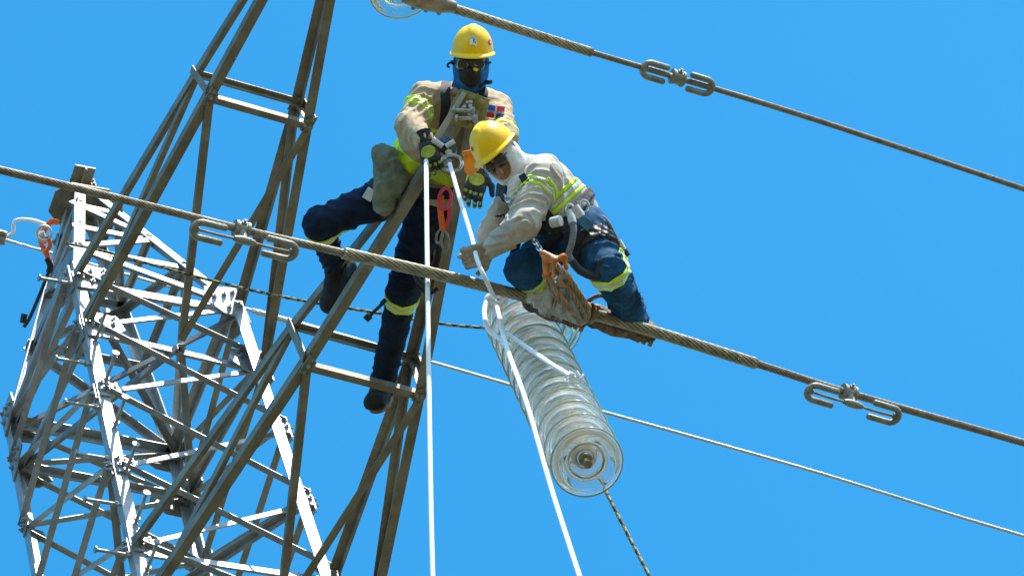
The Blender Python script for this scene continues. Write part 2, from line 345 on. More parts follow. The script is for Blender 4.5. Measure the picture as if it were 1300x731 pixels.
def helmet(parent, c, up, fw, s=.88, stickers=()):
    up = nz(up); fw = nz(fw-up*(fw@up)); sd = np.cross(fw, up); n = 48; rows = []
    rx, ry, rz = .112*s, .132*s, .145*s
    def pt(az, el, o=0.):
        r = cos(el)**.9; rid = 0
        f = max(0., cos(az))                       # ridge along the crown, highest at the front
        x = sin(az)*r; y = cos(az)*r
        if abs(x) < .22 and el > .15: rid = .007*(1 if abs(x) < .15 else (.22-abs(x))/.07)*(1.5 if (y > .15 and el < 1.25) else .8)
        return c+sd*x*(rx+o)+fw*y*(ry+o)+up*(math.sin(el)*(rz+o)+rid*s)
    b = MB(); v = []; E = 16
    for i in range(E+1):
        el = pi/2*i/E*.995
        for j in range(n): v.append(pt(2*pi*j/n, el))
    f = [(i*n+j, (i+1)*n+j, (i+1)*n+(j+1) % n, i*n+(j+1) % n) for i in range(E) for j in range(n)]+[tuple(range(E*n, E*n+n))[::-1]]
    b.add(v, f)
    # inner lining so that the shell reads as hollow, and brim
    sh = b.build('hard_hat', 'yellow', parent, angle=50)
    br = MB(); v = []; prof = [(0, .004), (.5, .001), (1, -.004), (1.03, -.008), (1, -.011), (.5, -.007), (-.06, -.006)]
    for t, hh in prof:
        for j in range(n):
            az = 2*pi*j/n; ext = (.010+.034*max(0, cos(az))**1.5)*s
            dr = -.012*max(0, cos(az))**2*t
            v.append(c+sd*sin(az)*(rx+ext*t)+fw*cos(az)*(ry+ext*t)+up*(hh+dr)*s)
    m = len(prof); f = [(i*n+j, (i+1)*n+j, (i+1)*n+(j+1) % n, i*n+(j+1) % n) for i in range(m-1) for j in range(n)]
    br.add(v, f); br.build('brim', 'yellow', sh, angle=180)
    kb = MB(); 
    for az0 in (-.5, .5): pass
    for az, el, w, h, kind in stickers:
        g = MB(); N = 8; vv = []
        def patch(mb, a0, a1, e0, e1, o):
            vv = [pt(a0+(a1-a0)*i/N, e0+(e1-e0)*j/N, o) for j in range(N+1) for i in range(N+1)]
            mb.add(vv, [(j*(N+1)+i, j*(N+1)+i+1, (j+1)*(N+1)+i+1, (j+1)*(N+1)+i) for j in range(N) for i in range(N)])
        if kind == 'card':
            patch(g, az-w, az+w, el-h, el+h, .0025); st = g.build('sticker', 'whitep', sh)
            g = MB(); patch(g, az-w, az+w, el+h*.45, el+h, .0035); g.build('print_band', 'palebluep', st)
            g = MB(); patch(g, az-w*.7, az-w*.45, el-h*.6, el+h*.1, .0035); patch(g, az-w*.45, az-w*.05, el+h*.05, el+h*.35, .0036); patch(g, az-w*.2, az+w*.0, el-h*.5, el+h*.1, .0035); g.build('print_mark', 'darkp', st)
        else:
            vv = [pt(az, el, .003)]+[pt(az+w*cos(2*pi*i/16), el+h*sin(2*pi*i/16), .003) for i in range(16)]
            g.add(vv, [(0, i+1, (i+1) % 16+1) for i in range(16)]); g.build('sticker', 'red', sh)
            if kind == 'ring':
                g = MB(); vv = [pt(az+w*.35*cos(2*pi*i/10), el+h*.45*sin(2*pi*i/10), .004) for i in range(10)]; g.add(vv, [tuple(range(10))]); g.build('print_mark', 'whitep', sh)
    return sh

# ------------------------------------------------------------------ ground
def ground():
    b = MB(); R_ = 6000; b.add([A_(-R_, -R_, 0), A_(R_, -R_, 0), A_(R_, R_, 0), A_(-R_, R_, 0)], [(0, 1, 2, 3)])
    m = mat('dry_grass_ground', (.095, .08, .045), 1, 0, col2=(.05, .055, .025), scale=.15, detail=10, bump=.4, bscale=3)
    tag(b.build('ground', m, None, smooth=False), kind='structure')
ground()

# ------------------------------------------------------------------ tower
TIPB = P(595, 140, 22); zB = TIPB[2]; zA = zB+2.1
F5, R5 = H(182, 765, zB), H(452, 800, zB)
F1, R1 = H(105, 408, zA), H(341, 462, zA)
def on_line(a, b, py):                # point of the 3-D line a-b that shows at height py
    lo, hi = -2., 3.
    for _ in range(50):
        m = (lo+hi)/2
        if pix(a+(b-a)*m)[1] < py: lo = m
        else: hi = m
    return a+(b-a)*lo
F0 = on_line(F1, F5, 347); z0 = F0[2]; R0 = H(308, 385, z0)
BL0 = H(5, 540, z0); BR0 = H(226, 583, z0); BL5 = H(76, 928, zB); BR5 = H(322, 973, zB)
zs = [on_line(F1, F5, y)[2] for y in (347, 408, 492, 588, 688)]+[zB]
dzl = (zs[4]-zB)
zs += [zB-.62, zB-1.3, zB-2.05]
def atz(a, b, z): return a+(b-a)*(z-a[2])/(b[2]-a[2])
LEG = {'F': (F1, F5), 'R': (R1, R5), 'L': (BL0, BL5), 'B': (BR0, BR5)}
N_ = {k: [atz(*LEG[k], z) for z in zs] for k in LEG}
N_['R'][0] = R0; N_['F'][0] = F0
ctr = (N_['F'][2]+N_['R'][2]+N_['L'][2]+N_['B'][2])/4
D = nz(R0-F0); AA = nz(np.cross(D, WUP)); AA = AA if AA@(F0-BL0) > 0 else -AA       # D along the line, AA towards the viewer's side
tower = thing('lattice_tower', (ctr[0], ctr[1], 0), 'galvanised steel lattice tower with two tapering crossarms reaching up and step bolts on its leg', 'tower')
def member(name, p, q, w, a, b, m='steel', parent=None, t=.006, ext=.0, wa=None):
    mb = MB(); d = nz(q-p); mb.angle_bar(p-d*ext, q+d*ext, w, t, a, b, wa); return mb.build(name, m, parent or tower, smooth=False)
LW = .058
dirs = {'F': (D, -AA), 'R': (-D, -AA), 'L': (D, AA), 'B': (-D, AA)}
zc = z0+1.62
CAPP = {'F': H(94, 232, zc), 'R': H(124, 240, zc), 'L': H(82, 258, zc), 'B': H(112, 264, zc)}
for k in 'FRLB':
    a, b = dirs[k]; low = atz(N_[k][1], N_[k][5], 0.02)
    member('leg', low, N_[k][0], LW, a, b, t=.009, ext=.02)
    member('peak_leg', N_[k][0]+(a+b)*.008, CAPP[k]+(a+b)*.008, .055, a, b, t=.007)
# faces: X bracing
faces = [('F', 'R', AA), ('L', 'B', -AA), ('F', 'L', -D), ('R', 'B', D)]
nb = 0
for k1, k2, n in faces:
    for i in range(8):
        a1, a2, b1, b2 = N_[k1][i], N_[k1][i+1], N_[k2][i], N_[k2][i+1]
        for sg, (p, q) in ((1, (a1, b2)), (-1, (a2, b1))):
            ip = np.cross(nz(q-p), n); ip = -ip if ip[2] > 0 else ip
            off = n*(.004 if sg > 0 else -.016)
            s_ = nz(q-p)*.035
            if k1+k2 == 'FR' and sg < 0: member('brace', p+s_+off, q-s_+off, .030, ip*1., -n, t=.005, wa=.026)
            else: member('brace', p+s_+off, q-s_+off, .032, -ip, n if k1+k2 in ('FR', 'FL') else -n, 'steel_shade' if k1+k2 != 'RB' else 'steel_old_shade', t=.005, wa=.014)
            nb += 1
    # ring struts at the crossarm levels
    for i in (0, 1, 4, 5):
        p, q = N_[k1][i], N_[k2][i]
        if i == 0 or (i in (1, 5)) or k1+k2 == 'FR':
            member('strut', p-n*.03, q-n*.03, .036 if i else .05, A_(0, 0, -1.), -n, t=.006)
# plan bracing
for i in (1, 5):
    mid = (N_['F'][i]+N_['R'][i])/2
    for k in 'LB': member('brace', mid-WUP*.01, N_[k][i]-WUP*.01, .038, np.cross(nz(N_[k][i]-mid), WUP), -WUP, 'steel_shade', t=.005)
for k1, k2 in (('F', 'B'), ('R', 'L')):
    member('brace', N_[k1][0]-WUP*(.02 if k1 == 'F' else .05), N_[k2][0]-WUP*(.02 if k1 == 'F' else .05), .034, np.cross(nz(N_[k2][0]-N_[k1][0]), WUP), -WUP, 'steel_shade', t=.005)
mid3 = (N_['L'][3]+N_['B'][3])/2
for k in 'FR': member('brace', mid3, N_[k][3], .036, np.cross(nz(N_[k][3]-mid3), WUP), -WUP, 'steel_shade', t=.005)
# peak bracing
def pk(k, t): return N_[k][0]+(CAPP[k]-N_[k][0])*t
for k1, k2, n in faces:
    lv = [0, .34, .58, .82]
    for i in range(3):
        for sg, (p, q) in ((1, (pk(k1, lv[i]), pk(k2, lv[i+1]))), (-1, (pk(k1, lv[i+1]), pk(k2, lv[i]))))[(0 if i % 2 else 1):(1 if i % 2 else 2)]:
            ip = np.cross(nz(q-p), n); ip = -ip if ip[2] > 0 else ip
            member('brace', p-n*.01, q-n*.01, .036, ip, -n, 'steel_shade', t=.005)
        p, q = pk(k1, lv[i+1]), pk(k2, lv[i+1]); member('strut', p-n*.02, q-n*.02, .034, A_(0, 0, -1.), -n, 'steel_shade', t=.005)
# cap plates of the peak
cc = sum(CAPP.values())/4
mb = MB(); mb.plate([cc+AA*x*.13+D*y*.17-WUP*.10 for x, y in ((-1, -.6), (-1, .6), (-.5, 1), (.5, 1), (1, .6), (1, -.6), (.5, -1), (-.5, -1))], WUP, .012)
mb.build('cap_plate', 'steel_old_shade', tower, smooth=False, bevel=.002)
mb = MB()
mb.box(cc+AA*.10-D*.02+WUP*.03, (D, AA, WUP), (.055, .06, .005)); mb.box(cc+AA*.10-D*.02+WUP*.010, (D, AA, WUP), (.004, .065, .014)); mb.box(cc+WUP*.0, (D, AA, WUP), (.08, .06, .02))
for x in (-.05, .05): mb.hexbolt(cc+AA*.06+D*x+WUP*.02, AA, .016); mb.hexbolt(cc+AA*.06+D*x+WUP*.05, AA, .013)
mb.build('top_bracket', 'steel_old_shade', tower, smooth=False)
# gusset plates with bolts
for k in 'FRLB':
    a, b = dirs[k]; nf = AA if k in 'FR' else -AA; ns = -D if k in 'FL' else D
    for i in range(0, 6):
        c = N_[k][i]; big = 1.3 if i in (0, 1, 5) else .72
        mb = MB(); L = nz(N_[k][i+1]-c)
        pts = [c+a*.01-L*.07*big, c+a*.14*big-L*.05*big, c+a*.16*big+L*.02*big, c+a*.10*big+L*.08*big, c+a*.01+L*.09*big]
        mb.plate([p-nf*.013+nf*.02 for p in pts], nf, .008)
        for u, w in ((.03, -.04), (.03, .03), (.07, -.02), (.07, .045), (.115, 0), (.12, -.03)):
            mb.hexbolt(c+a*u*big+L*w*big+nf*.011, nf, .012)
        mb.build('gusset_plate', 'steel' if k in 'FR' else 'steel_old_shade', tower, smooth=False)
        mb = MB()
        pts = [c+b*.01-L*.06*big, c+b*.13*big-L*.04*big, c+b*.14*big+L*.03*big, c+b*.01+L*.09*big]
        mb.plate([p+ns*.007 for p in pts], ns, .008)
        for u, w in ((.03, -.035), (.03, .03), (.075, -.01), (.075, .035), (.11, .01)):
            mb.hexbolt(c+b*u*big+L*w*big+ns*.011, ns, .012)
        mb.build('gusset_plate', 'steel_shade', tower, smooth=False)
# step bolts on the near left leg
for (px, py, kind) in [(84, 356, 0), (104, 458, 0), (118, 513, 0), (131, 578, 0), (144, 636, 0), (158, 700, 0),
                       (107, 428, 1), (120, 482, 1), (134, 538, 1), (147, 598, 1), (160, 660, 1), (176, 722, 1)]:
    c = on_line(F1, F5, py); dv = -D if kind == 0 else AA; c = c+(AA*-.02 if kind == 0 else D*.05)
    mb = MB(); mb.cyl(c, c+dv*.165, .0085, 10); mb.cyl(c+dv*.165, c+dv*.173, .018, 12); mb.tube([c+dv*.012, c+dv*.026], .016, 6)
    mb.build('step_bolt', 'bolt', tower, angle=40)

def arm(TL, TR, UL, UR, ring, zr, zu, att, kmid):
    """tapering crossarm: lower chords TL/TR, ring at (left lower, right lower, left upper, right upper) pixels"""
    ar = thing('crossarm', att[0], None, None); ar.parent = tower; ar.location = att[0]-LOC[tower]
    del_ = [k for k in ('label', 'category') if k in ar]
    fl, fr, ul, ur = H(*ring[0], zr), H(*ring[1], zr), H(*ring[2], zu), H(*ring[3], zu)
    pm = lambda n, p, q, w, a, b, t=.006: member(n, p, q, w, a, b, 'steel_old_shade', ar, t)
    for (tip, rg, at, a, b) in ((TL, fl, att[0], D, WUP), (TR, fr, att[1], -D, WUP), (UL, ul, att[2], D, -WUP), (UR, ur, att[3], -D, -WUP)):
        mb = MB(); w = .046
        mb.angle_bar(rg, tip, w, .006, a, b); mb.angle_bar(at, rg, w, .006, a, b); mb.build('chord', 'steel_old_shade', ar, smooth=False)
    pm('strut', fl-WUP*.008, fr-WUP*.008, .034, -AA, WUP); pm('strut', ul-WUP*.004, ur-WUP*.004, .030, AA, -WUP)
    pm('post', fl-D*.008, ul-D*.008, .040, AA, D); pm('post', fr+D*.008, ur+D*.008, .040, AA, -D)
    for p_, sg_ in ((fl, 1), (fr, -1), (ul, 1), (ur, -1)):
        mb = MB(); c_ = p_-WUP*.012; e_ = nz(TL-att[0])
        mb.plate([c_-e_*.055, c_+D*sg_*.05-e_*.035, c_+D*sg_*.05+e_*.02, c_+e_*.055], WUP, .006)
        for x_, y_ in ((.02, -.035), (.022, .035), (.045, 0)): mb.hexbolt(c_+D*sg_*x_+e_*y_-WUP*.003, -WUP, .010, .008)
        mb.build('gusset_plate', 'steel_old_shade', ar, smooth=False)
    pm('brace', fl-WUP*.016, kmid-WUP*.016, .036, D, WUP); pm('brace', fr-WUP*.022, kmid+D*.03-WUP*.022, .036, -D, WUP)
    pm('brace', ul+D*.01, att[0]+D*.01, .038, -WUP, D); pm('brace', ur-D*.01, att[1]-D*.01, .038, -WUP, -D)
    for p in (fl, fr):
        mb = MB()
        for x in (.02, .045): mb.hexbolt(p+D*(x if p is fl else -x)-WUP*.014+AA*.0, -WUP, .011)
        mb.build('ring_bolts', 'bolt', ar, smooth=False)
    return ar, (fl, fr, ul, ur)
kA = (N_['F'][1]+N_['R'][1])/2; kB = (N_['F'][5]+N_['R'][5])/2
tA = H(453, -209, zA)
armA, ringA = arm(tA-D*.04, tA+D*.04, tA-D*.05+WUP*.05, tA+D*.05+WUP*.05, [(262, 120), (397, 158), (243, 93), (381, 132)], zA, zA+.2,
            [N_['F'][1]+AA*.02, N_['R'][1]+AA*.02, N_['F'][0]+AA*.02, N_['R'][0]+AA*.02], kA+AA*.03)
kB = H(350, 782, zB)
armB, ringB = arm(H(585, 140, zB), H(606, 152, zB), H(576, 148, zB+.08), H(598, 158, zB+.08), [(385, 460), (540, 500), (365, 412), (526, 456)], zB, zB+.3,
            [N_['F'][5]+AA*.02, H(477, 800, zB), N_['F'][4]+AA*.02, N_['R'][4]+AA*.02], kB)
# arm tip plates, nuts and shackle
tq = lambda x, y, dz=0.: Q(x, y, .06+dz)
nP = V(.1, -.1, 1)
mb = MB(); mb.plate([tq(585, 113), tq(622, 126), tq(617, 148), tq(607, 168), tq(566, 154), tq(573, 132)], nP, .012)
for x, y in ((599, 123), (610, 130), (588, 143), (598, 158), (580, 150), (604, 144)): mb.tube([tq(x, y), tq(x, y, .018)], .017, 12); mb.hexbolt(tq(x, y, .018), nP, .013, .012)
mb.build('tip_plate', 'plate', armB, angle=40, bevel=.0015)
mb = MB()
for a_, b_ in (((578, 140), (598, 141)), ((590, 138), (606, 157)), ((582, 150), (602, 150)), ((596, 132), (600, 148))):
    p, q = tq(*a_, .035), tq(*b_, .05); mb.cyl(p, q, .0095, 12); mb.tube([p, p+nz(p-q)*.012], .016, 6); mb.tube([q, q+nz(q-p)*.014], .018, 14)
mb.build('tip_bolts', 'bolt', armB, angle=40)
mb = MB(); mb.plate([tq(587, 116, .01), tq(592, 119, .01), tq(558, 178, .01), tq(550, 176, .01)], V(.5, .2, .8), .008); mb.build('tip_strap', 'steel', armB, smooth=False)

# ------------------------------------------------------------------ conductors
zcon = zB-1.22
def wire_pts(pts, z, sag=0): return [H(x, y, z-sag*((x-670)/600)**2) for x, y in pts]
C1 = [(-120, 187), (0, 216), (150, 252), (330, 297), (545, 346), (672, 378), (800, 412), (965, 463), (1075, 498), (1300, 562), (1420, 597)]
full = spline(wire_pts(C1, zcon), .012)
def sub(pts, x0, x1): return [p for p in pts if x0 <= pix(p)[0] <= x1]
def strands(mb, pts, r, k, pitch):
    rs = r*sin(pi/k)/(1+sin(pi/k))*1.06; R_ = r-rs; T = [nz(pts[min(i+1, len(pts)-1)]-pts[max(i-1, 0)]) for i in range(len(pts))]
    a = nz(np.cross(T[0], A_(.3, .2, .93))); L = 0; fr = []
    for i, p in enumerate(pts):
        a = nz(a-T[i]*(a@T[i])); 
        if i: L += np.linalg.norm(p-pts[i-1])
        fr.append((p, a.copy(), np.cross(T[i], a), L))
    for j in range(k):
        mb.tube([p+(a*cos(2*pi*(j/k+L/pitch))+b*sin(2*pi*(j/k+L/pitch)))*R_ for p, a, b, L in fr], rs, 7)
    mb.tube(pts, R_, 8)
def cable(name, pts, r, m, parent, k, pitch):
    mb = MB(); strands(mb, pts, r, k, pitch); return mb.build(name, m, parent, angle=180)
cb = cable('conductor', full, .0165, 'cond', None, 9, .20)
tag(cb, 'brown stranded conductor in front, carrying the crouching lineman and two dampers', 'cable', 'power line conductors')
armour = sub(full, 433, 962)
mb = MB(); strands(mb, armour, .0245, 10, .34)
mb.build('armour_rods', 'rod', cb, angle=180)
C2 = [(440, -32), (500, -9), (555, 5), (650, 35), (755, 68), (860, 99), (1000, 141), (1150, 190), (1300, 240), (1400, 273)]
full2 = spline([H(x, y, zA-1.3) for x, y in C2], .014)
cb2 = cable('conductor', full2, .0135, 'cond', None, 8, .18)
tag(cb2, 'thick stranded conductor crossing the sky at the upper right above both men', 'cable', 'power line conductors')
mb = MB(); strands(mb, sub(full2, 400, 752), .0215, 10, .32); mb.build('armour_rods', 'rod', cb2, angle=180)
C3 = [(-40, 294), (0, 303), (50, 317), (320, 394), (480, 440), (640, 486), (760, 521), (900, 560), (1050, 603), (1200, 650), (1300, 680), (1380, 704)]
full3 = spline([P(x, y, 27.5) for x, y in C3], .03)
cb3 = cable('conductor', full3, .0095, 'wire', None, 7, .16)
tag(cb3, 'thin bright wire running behind the tower and below the conductor with the men', 'cable', 'power line conductors')
mb = MB(); strands(mb, sub(full3, 318, 482), .0165, 8, .25); mb.build('armour_rods', 'wire', cb3, angle=180)

def damper(px, cable_pts, label, half=.205, arml=.115, drop=.078, tilt=(0, 1), lift=0.):
    i = min(range(len(cable_pts)), key=lambda i: abs(pix(cable_pts[i])[0]-px)); c = cable_pts[i]
    d = nz(cable_pts[min(i+5, len(cable_pts)-1)]-cable_pts[i-5]); hp = nz(np.cross(d, WUP)); hp = hp if hp@AA > 0 else -hp
    t = thing('vibration_damper', c, label, 'damper', 'vibration dampers clamped on the conductors')
    m0 = c-WUP*drop
    mb = MB(); mb.tube(spline([m0-d*half, m0-d*half*.5-WUP*.004, m0, m0+d*half*.5-WUP*.004, m0+d*half], .02), .0055, 10); mb.build('messenger_wire', 'cond', t)
    mb = MB(); mb.tube([c-d*.022, c+d*.022], .031, 16); mb.tube([c-d*.03, c-d*.018], .035, 16); mb.tube([c+d*.018, c+d*.03], .035, 16)
    mb.tube([c-WUP*.02, m0], [.018, .014], 12); mb.tube([m0-d*.045, m0-d*.02, m0+d*.02, m0+d*.045], [.011, .017, .017, .011], 12)
    mb.hexbolt(c+hp*.028+WUP*.0, hp, .012); mb.build('clamp', 'iron', t, angle=50)
    sep = nz(hp*tilt[0]+WUP*tilt[1])*.033
    for s in (-1, 1):
        e = m0+d*s*half; r = .0135; pts = [e-sep-d*s*(arml+.006), e-sep-d*s*arml, e-sep-d*s*.02]
        pts += [e-d*s*.02-sep*cos(a)+d*s*sin(a)*.036 for a in np.linspace(.3, pi-.3, 7)]
        pts += [e+sep-d*s*.02, e+sep-d*s*arml, e+sep-d*s*(arml+.006)]
        rr = [.009]+[r]*(len(pts)-2)+[.009]
        mb = MB(); mb.tube(pts, rr, 14); mb.tube([e-d*s*.01, e+d*s*.02], .011, 10); mb.build('weight', 'iron', t, angle=60)
    return t
damper(308, full, 'grey vibration damper with hook shaped weights hanging at the left in front of the tower', tilt=(1, .2))
damper(1078, full, 'pale vibration damper with hook shaped weights hanging under the conductor at the right', tilt=(1, .2))
damper(858, full2, 'vibration damper straddling the upper right conductor against open sky', half=.16, arml=.10, drop=.004, tilt=(1, .35))

# ------------------------------------------------------------------ insulators
DISC = [(a*.93, b) for a, b in [(.030, 0), (.060, .004), (.098, .012), (.128, .026), (.143, .040), (.149, .050), (.150, .058), (.145, .063), (.138, .060), (.134, .050), (.122, .038), (.104, .028), (.092, .030), (.088, .048), (.082, .050), (.077, .044), (.073, .028), (.062, .024), (.050, .024), (.030, .020)]]
def insulator(top, bot, n, label, group, g='glass', rope=False):
    t = thing('insulator_string', top, label, 'insulator', group); ax = nz(bot-top); L = np.linalg.norm(bot-top)
    proto = None
    for i in range(n):
        c = top+ax*L*i/max(1, n-1)
        if proto is None:
            mb = MB(); mb.lathe(c, ax, DISC, 56, closed=True); dk = mb.build('glass_disc', g, t, angle=180)
            mb = MB(); mb.lathe(c, ax, [(.012, -.072), (.034, -.066), (.043, -.045), (.045, -.004), (.047, .003), (.02, .006)], 20); cp = mb.build('cap', 'alu', dk, angle=50)
            mb = MB(); mb.lathe(c, ax, [(.026, .021), (.024, .030), (.010, .033), (.010, .076), (.017, .080), (.017, .088), (.008, .09)], 16); pn = mb.build('pin', 'cond', dk, angle=50)
            mb = MB(); mb.lathe(c+ax*.058, ax, [(.1405+.0030*cos(x), .0030*sin(x)) for x in np.linspace(0, 2*pi, 9)[:-1]], 56, closed=True); rm = mb.build('rim', 'rim', dk, angle=180)
            proto = (dk, cp, pn, c, rm)
        else:
            dk = proto[0].copy(); COL.objects.link(dk); dk.parent = t; dk.location = proto[0].location+Vector(c-proto[3]); LOC[dk] = LOC[proto[0]]+(c-proto[3])
            for x in (proto[1], proto[2], proto[4]): y = x.copy(); COL.objects.link(y); y.parent = dk
    return t
itop, ibot = P(656, 402, 21.7), P(742, 580, 20.0)
insulator(itop, ibot, 12, 'long string of clear glass discs slung on white ropes beneath the crouching lineman', 'glass insulator strings')
insulator(P(688, 405, 22.0), P(694, 411, 21.85), 2, 'pair of dark rimmed glass discs peeping out behind the top of the long string', 'glass insulator strings', 'glass_green')
# upper insulator's last disc and suspension clamp at the top of the picture
i2 = H(514, 3, zA-1.3)+WUP*.02
t = insulator(i2+WUP*.5+AA*.0, i2+WUP*.13, 3, 'green tinted glass disc cut off by the top edge above the masked lineman', 'glass insulator strings', 'glass_green')
mb = MB(); c = H(545, 3, zA-1.3); mb.tube([c-D*.12, c-D*.05, c+D*.05, c+D*.12], [.025, .04, .04, .025], 14)
for x in (-.06, 0, .06): mb.cyl(c+D*x-AA*.05, c+D*x+AA*.05, .009, 8); mb.hexbolt(c+D*x+AA*.04, AA, .015)
mb.cyl(c, i2+WUP*.14, .012); mb.build('suspension_clamp', 'cond', t, angle=45)

# ------------------------------------------------------------------ ropes
def rope(name, pts, r, m, label, cat='rope', group=None, stripe=False, step=.02, lobes=3, depth=.18, pitch=.05, n=12):
    mb = MB()
    if stripe: mb.tube(spline(pts, step), r, n, stripe=True, pitch=pitch)
    else: strands(mb, spline(pts, .009), r, 9, pitch*2.2)
    return tag(mb.build(name, m, None, angle=180), label, cat, group)
rope('rope', [P(541, 204, 21.78), P(542, 300, 21.2), P(544, 450, 20.6), P(547, 640, 19.9), P(550, 760, 19.5)], .0100, 'white_rope', 'white rope falling straight from the masked lineman\'s hand to the bottom edge', group='white hauling ropes', step=.012, pitch=.06)
rope('rope', [Q(571, 208, .25), Q(583, 250, .5), Q(600, 305, .85), Q(606, 330, 1.2), Q(618, 358, 1.25), Q(628, 378, .95)], .0095, 'white_rope', 'white rope slanting down to the gloved hand of the crouching lineman', group='white hauling ropes', step=.012)
rope('rope', [P(628, 378, 21.4), P(634, 402, 21.1), P(643, 440, 20.6), P(668, 510, 20.0), P(700, 620, 19.4), P(737, 735, 18.6), P(745, 760, 18.5)], .0100, 'white_rope', 'white rope running down along the glass discs to the bottom edge', group='white hauling ropes', step=.012)
lp = [P(630, 379, 21.35), P(620, 380, 21.3), P(615, 395, 21.2), P(620, 418, 21.0), P(636, 431, 20.85), P(648, 440, 20.65)]
rope('rope', lp, .0105, 'white_rope', 'short white loop of rope round the top left of the glass string', group='white hauling ropes', step=.012)
rope('rope', [P(640, 420, 20.9), P(668, 440, 20.7), P(700, 462, 20.3), P(728, 479, 20.05)], .0095, 'white_rope', 'short white rope end crossing the glass discs to a frayed knot', group='white hauling ropes', step=.012)
rope('rope', [P(85, 309, 25.2), P(128, 318, 25.1), P(190, 335, 24.9), P(280, 359, 24.7), P(370, 379, 24.5), P(478, 397, 24.3), P(560, 411, 24.1), P(640, 418, 24.), P(690, 424, 23.9)], .0072, 'striped', 'yellow and black rope strung from the tower peak to behind the glass string', group='striped ropes', stripe=True, pitch=.034)
rope('rope', [P(762, 606, 20.2), P(770, 625, 20.15), P(797, 678, 20.0), P(832, 745, 19.8)], .0072, 'striped', 'yellow and black rope trailing down from the lowest glass disc', group='striped ropes', stripe=True, pitch=.034)
# knot of white tape at the top and frayed end
kn = MB()
for i in range(7):
    a = i*.9; c = P(630+5*sin(a), 380+3*cos(a*1.3), 21.3); kn.tube([c+V(cos(t_), .45*sin(t_), .4*sin(t_+a))*.03 for t_ in np.linspace(0, 2*pi, 15)[:-1]], .009, 8, closed=True)
tag(kn.build('rope_knot', 'white_rope', None, angle=180), 'bundled white knot tying the ropes at the head of the glass string', 'knot')
kn = MB()
for i in range(9):
    a = i*.7; c = P(729+2*cos(a*2), 480+2*sin(a), 20.0); kn.tube([c, c+V(cos(a), sin(a), .4)*.025, c+V(cos(a+.6), sin(a+.5), .2)*.035], [.007, .006, .003], 6)
tag(kn.build('rope_knot', 'white_rope', None, angle=180), 'small frayed white knot resting halfway down the glass discs', 'knot')

# ------------------------------------------------------------------ orange sling on the tower, white jumper loop
t = thing('safety_lanyard', P(62, 290, 25.0), 'bright orange lanyard hooked on the tower leg at the far left', 'lanyard')
mb = MB(); mb.tube(spline([P(74, 283, 25), P(66, 281, 25), P(58, 289, 25), P(54, 299, 25), P(57, 310, 25)], .02), .016, 10, flat=.6); mb.build('strap', 'orange', t)
mb = MB(); mb.tube(spline([P(50, 302, 25), P(53, 312, 24.95), P(58, 318, 24.95), P(62, 332, 24.95)], .02), .015, 10, flat=.6); mb.tube(spline([P(60, 300, 24.9), P(64, 312, 24.9), P(55, 322, 24.9)], .02), .011, 10); mb.build('strap', 'orange', t)
mb = MB(); mb.tube([P(56, 296, 24.9)+V(cos(a), sin(a)*1.4, .1)*.035 for a in np.linspace(0, 2*pi, 16)[:-1]], .008, 8, closed=True); mb.tube([P(49, 300, 24.92), P(57, 297, 24.92)], .02, 10); mb.build('snap_hook', 'wire', t)
mb = MB(); mb.tube(spline([P(60, 328, 24.95), P(64, 338, 24.95), P(62, 346, 24.95)], .02), .016, 8); mb.build('strap_end', 'black', t)
t = thing('jumper_wire', P(10, 298, 25.3), 'white wire bending from a clamp at the left edge to the orange lanyard', 'wire')
mb = MB(); mb.tube(spline([P(0, 300, 25.3), P(10, 300, 25.3), P(17, 294, 25.3), P(17, 284, 25.3), P(24, 279, 25.2), P(42, 280, 25.1), P(60, 286, 25.05)], .015), .010, 12); mb.build('wire_loop', 'white_rope', t)
mb = MB(); mb.tube([P(-2, 296, 25.25), P(8, 299, 25.25)], .02, 12); mb.cyl(P(2, 303, 25.3), P(2, 311, 25.3), .018); mb.hexbolt(P(3, 297, 25.2), -FW, .016); mb.build('clamp', 'cond', t, angle=45)
# second set of far hardware low on the left leg of the peak
mb = MB(); mb.tube(spline([P(62, 345, 25.3), P(50, 375, 25.3), P(37, 405, 25.3), P(30, 415, 25.3)], .03), .009, 8); mb.tube([P(31, 398, 25.2), P(29, 410, 25.2)], .016, 8)
tag(mb.build('tool_line', 'rubber', None), 'dark tool line running down beside the left leg of the tower', 'rope')

# ------------------------------------------------------------------ upper lineman
U = thing('person', Q(540, 250, -.45), 'masked lineman in yellow helmet and tan shirt straddling the crossarm tip, holding a rope', 'person')
shL, shR = Q(541, 124, -.17), Q(628, 139, -.2); elL, wrL = Q(520, 160, .0), Q(541, 180, .17)
elR, wrR = Q(640, 176, .08), Q(611, 216, .3)
hipL, hipR = Q(515, 240, -.42), Q(546, 252, -.48)
knL, anL = Q(405, 284, -.32), Q(427, 342, -.66); knR, anR = Q(512, 368, -.72), Q(487, 480, -1.02)
hd = Q(598, 82, -.10); upU = V(.02, .97, .18); fwU = V(-.05, -.18, .98)
pb = [ell(hd+upU*.02, (RT, upU, fwU), (.072, .10, .088)), cap(hd-upU*.04, hd-upU*.055+fwU*.02, .055, .045), cap(hd-upU*.06, Q(589, 125, -.2), .045, .05),
      cap(shL, shR, .06), cap(Q(563, 142, -.22), Q(528, 215, -.38), .09), cap(Q(603, 145, -.22), Q(560, 228, -.42), .09),
      cap(shL, elL, .048, .04), cap(elL, wrL, .038, .027), cap(shR, elR, .048, .04), cap(elR, wrR, .038, .027),
      cap(hipL, hipR, .09), cap(hipL, knL, .07, .046), cap(knL, anL, .042, .033), cap(hipR, knR, .07, .048), cap(knR, anR, .048, .036)]
body(U, pb, h=.009)
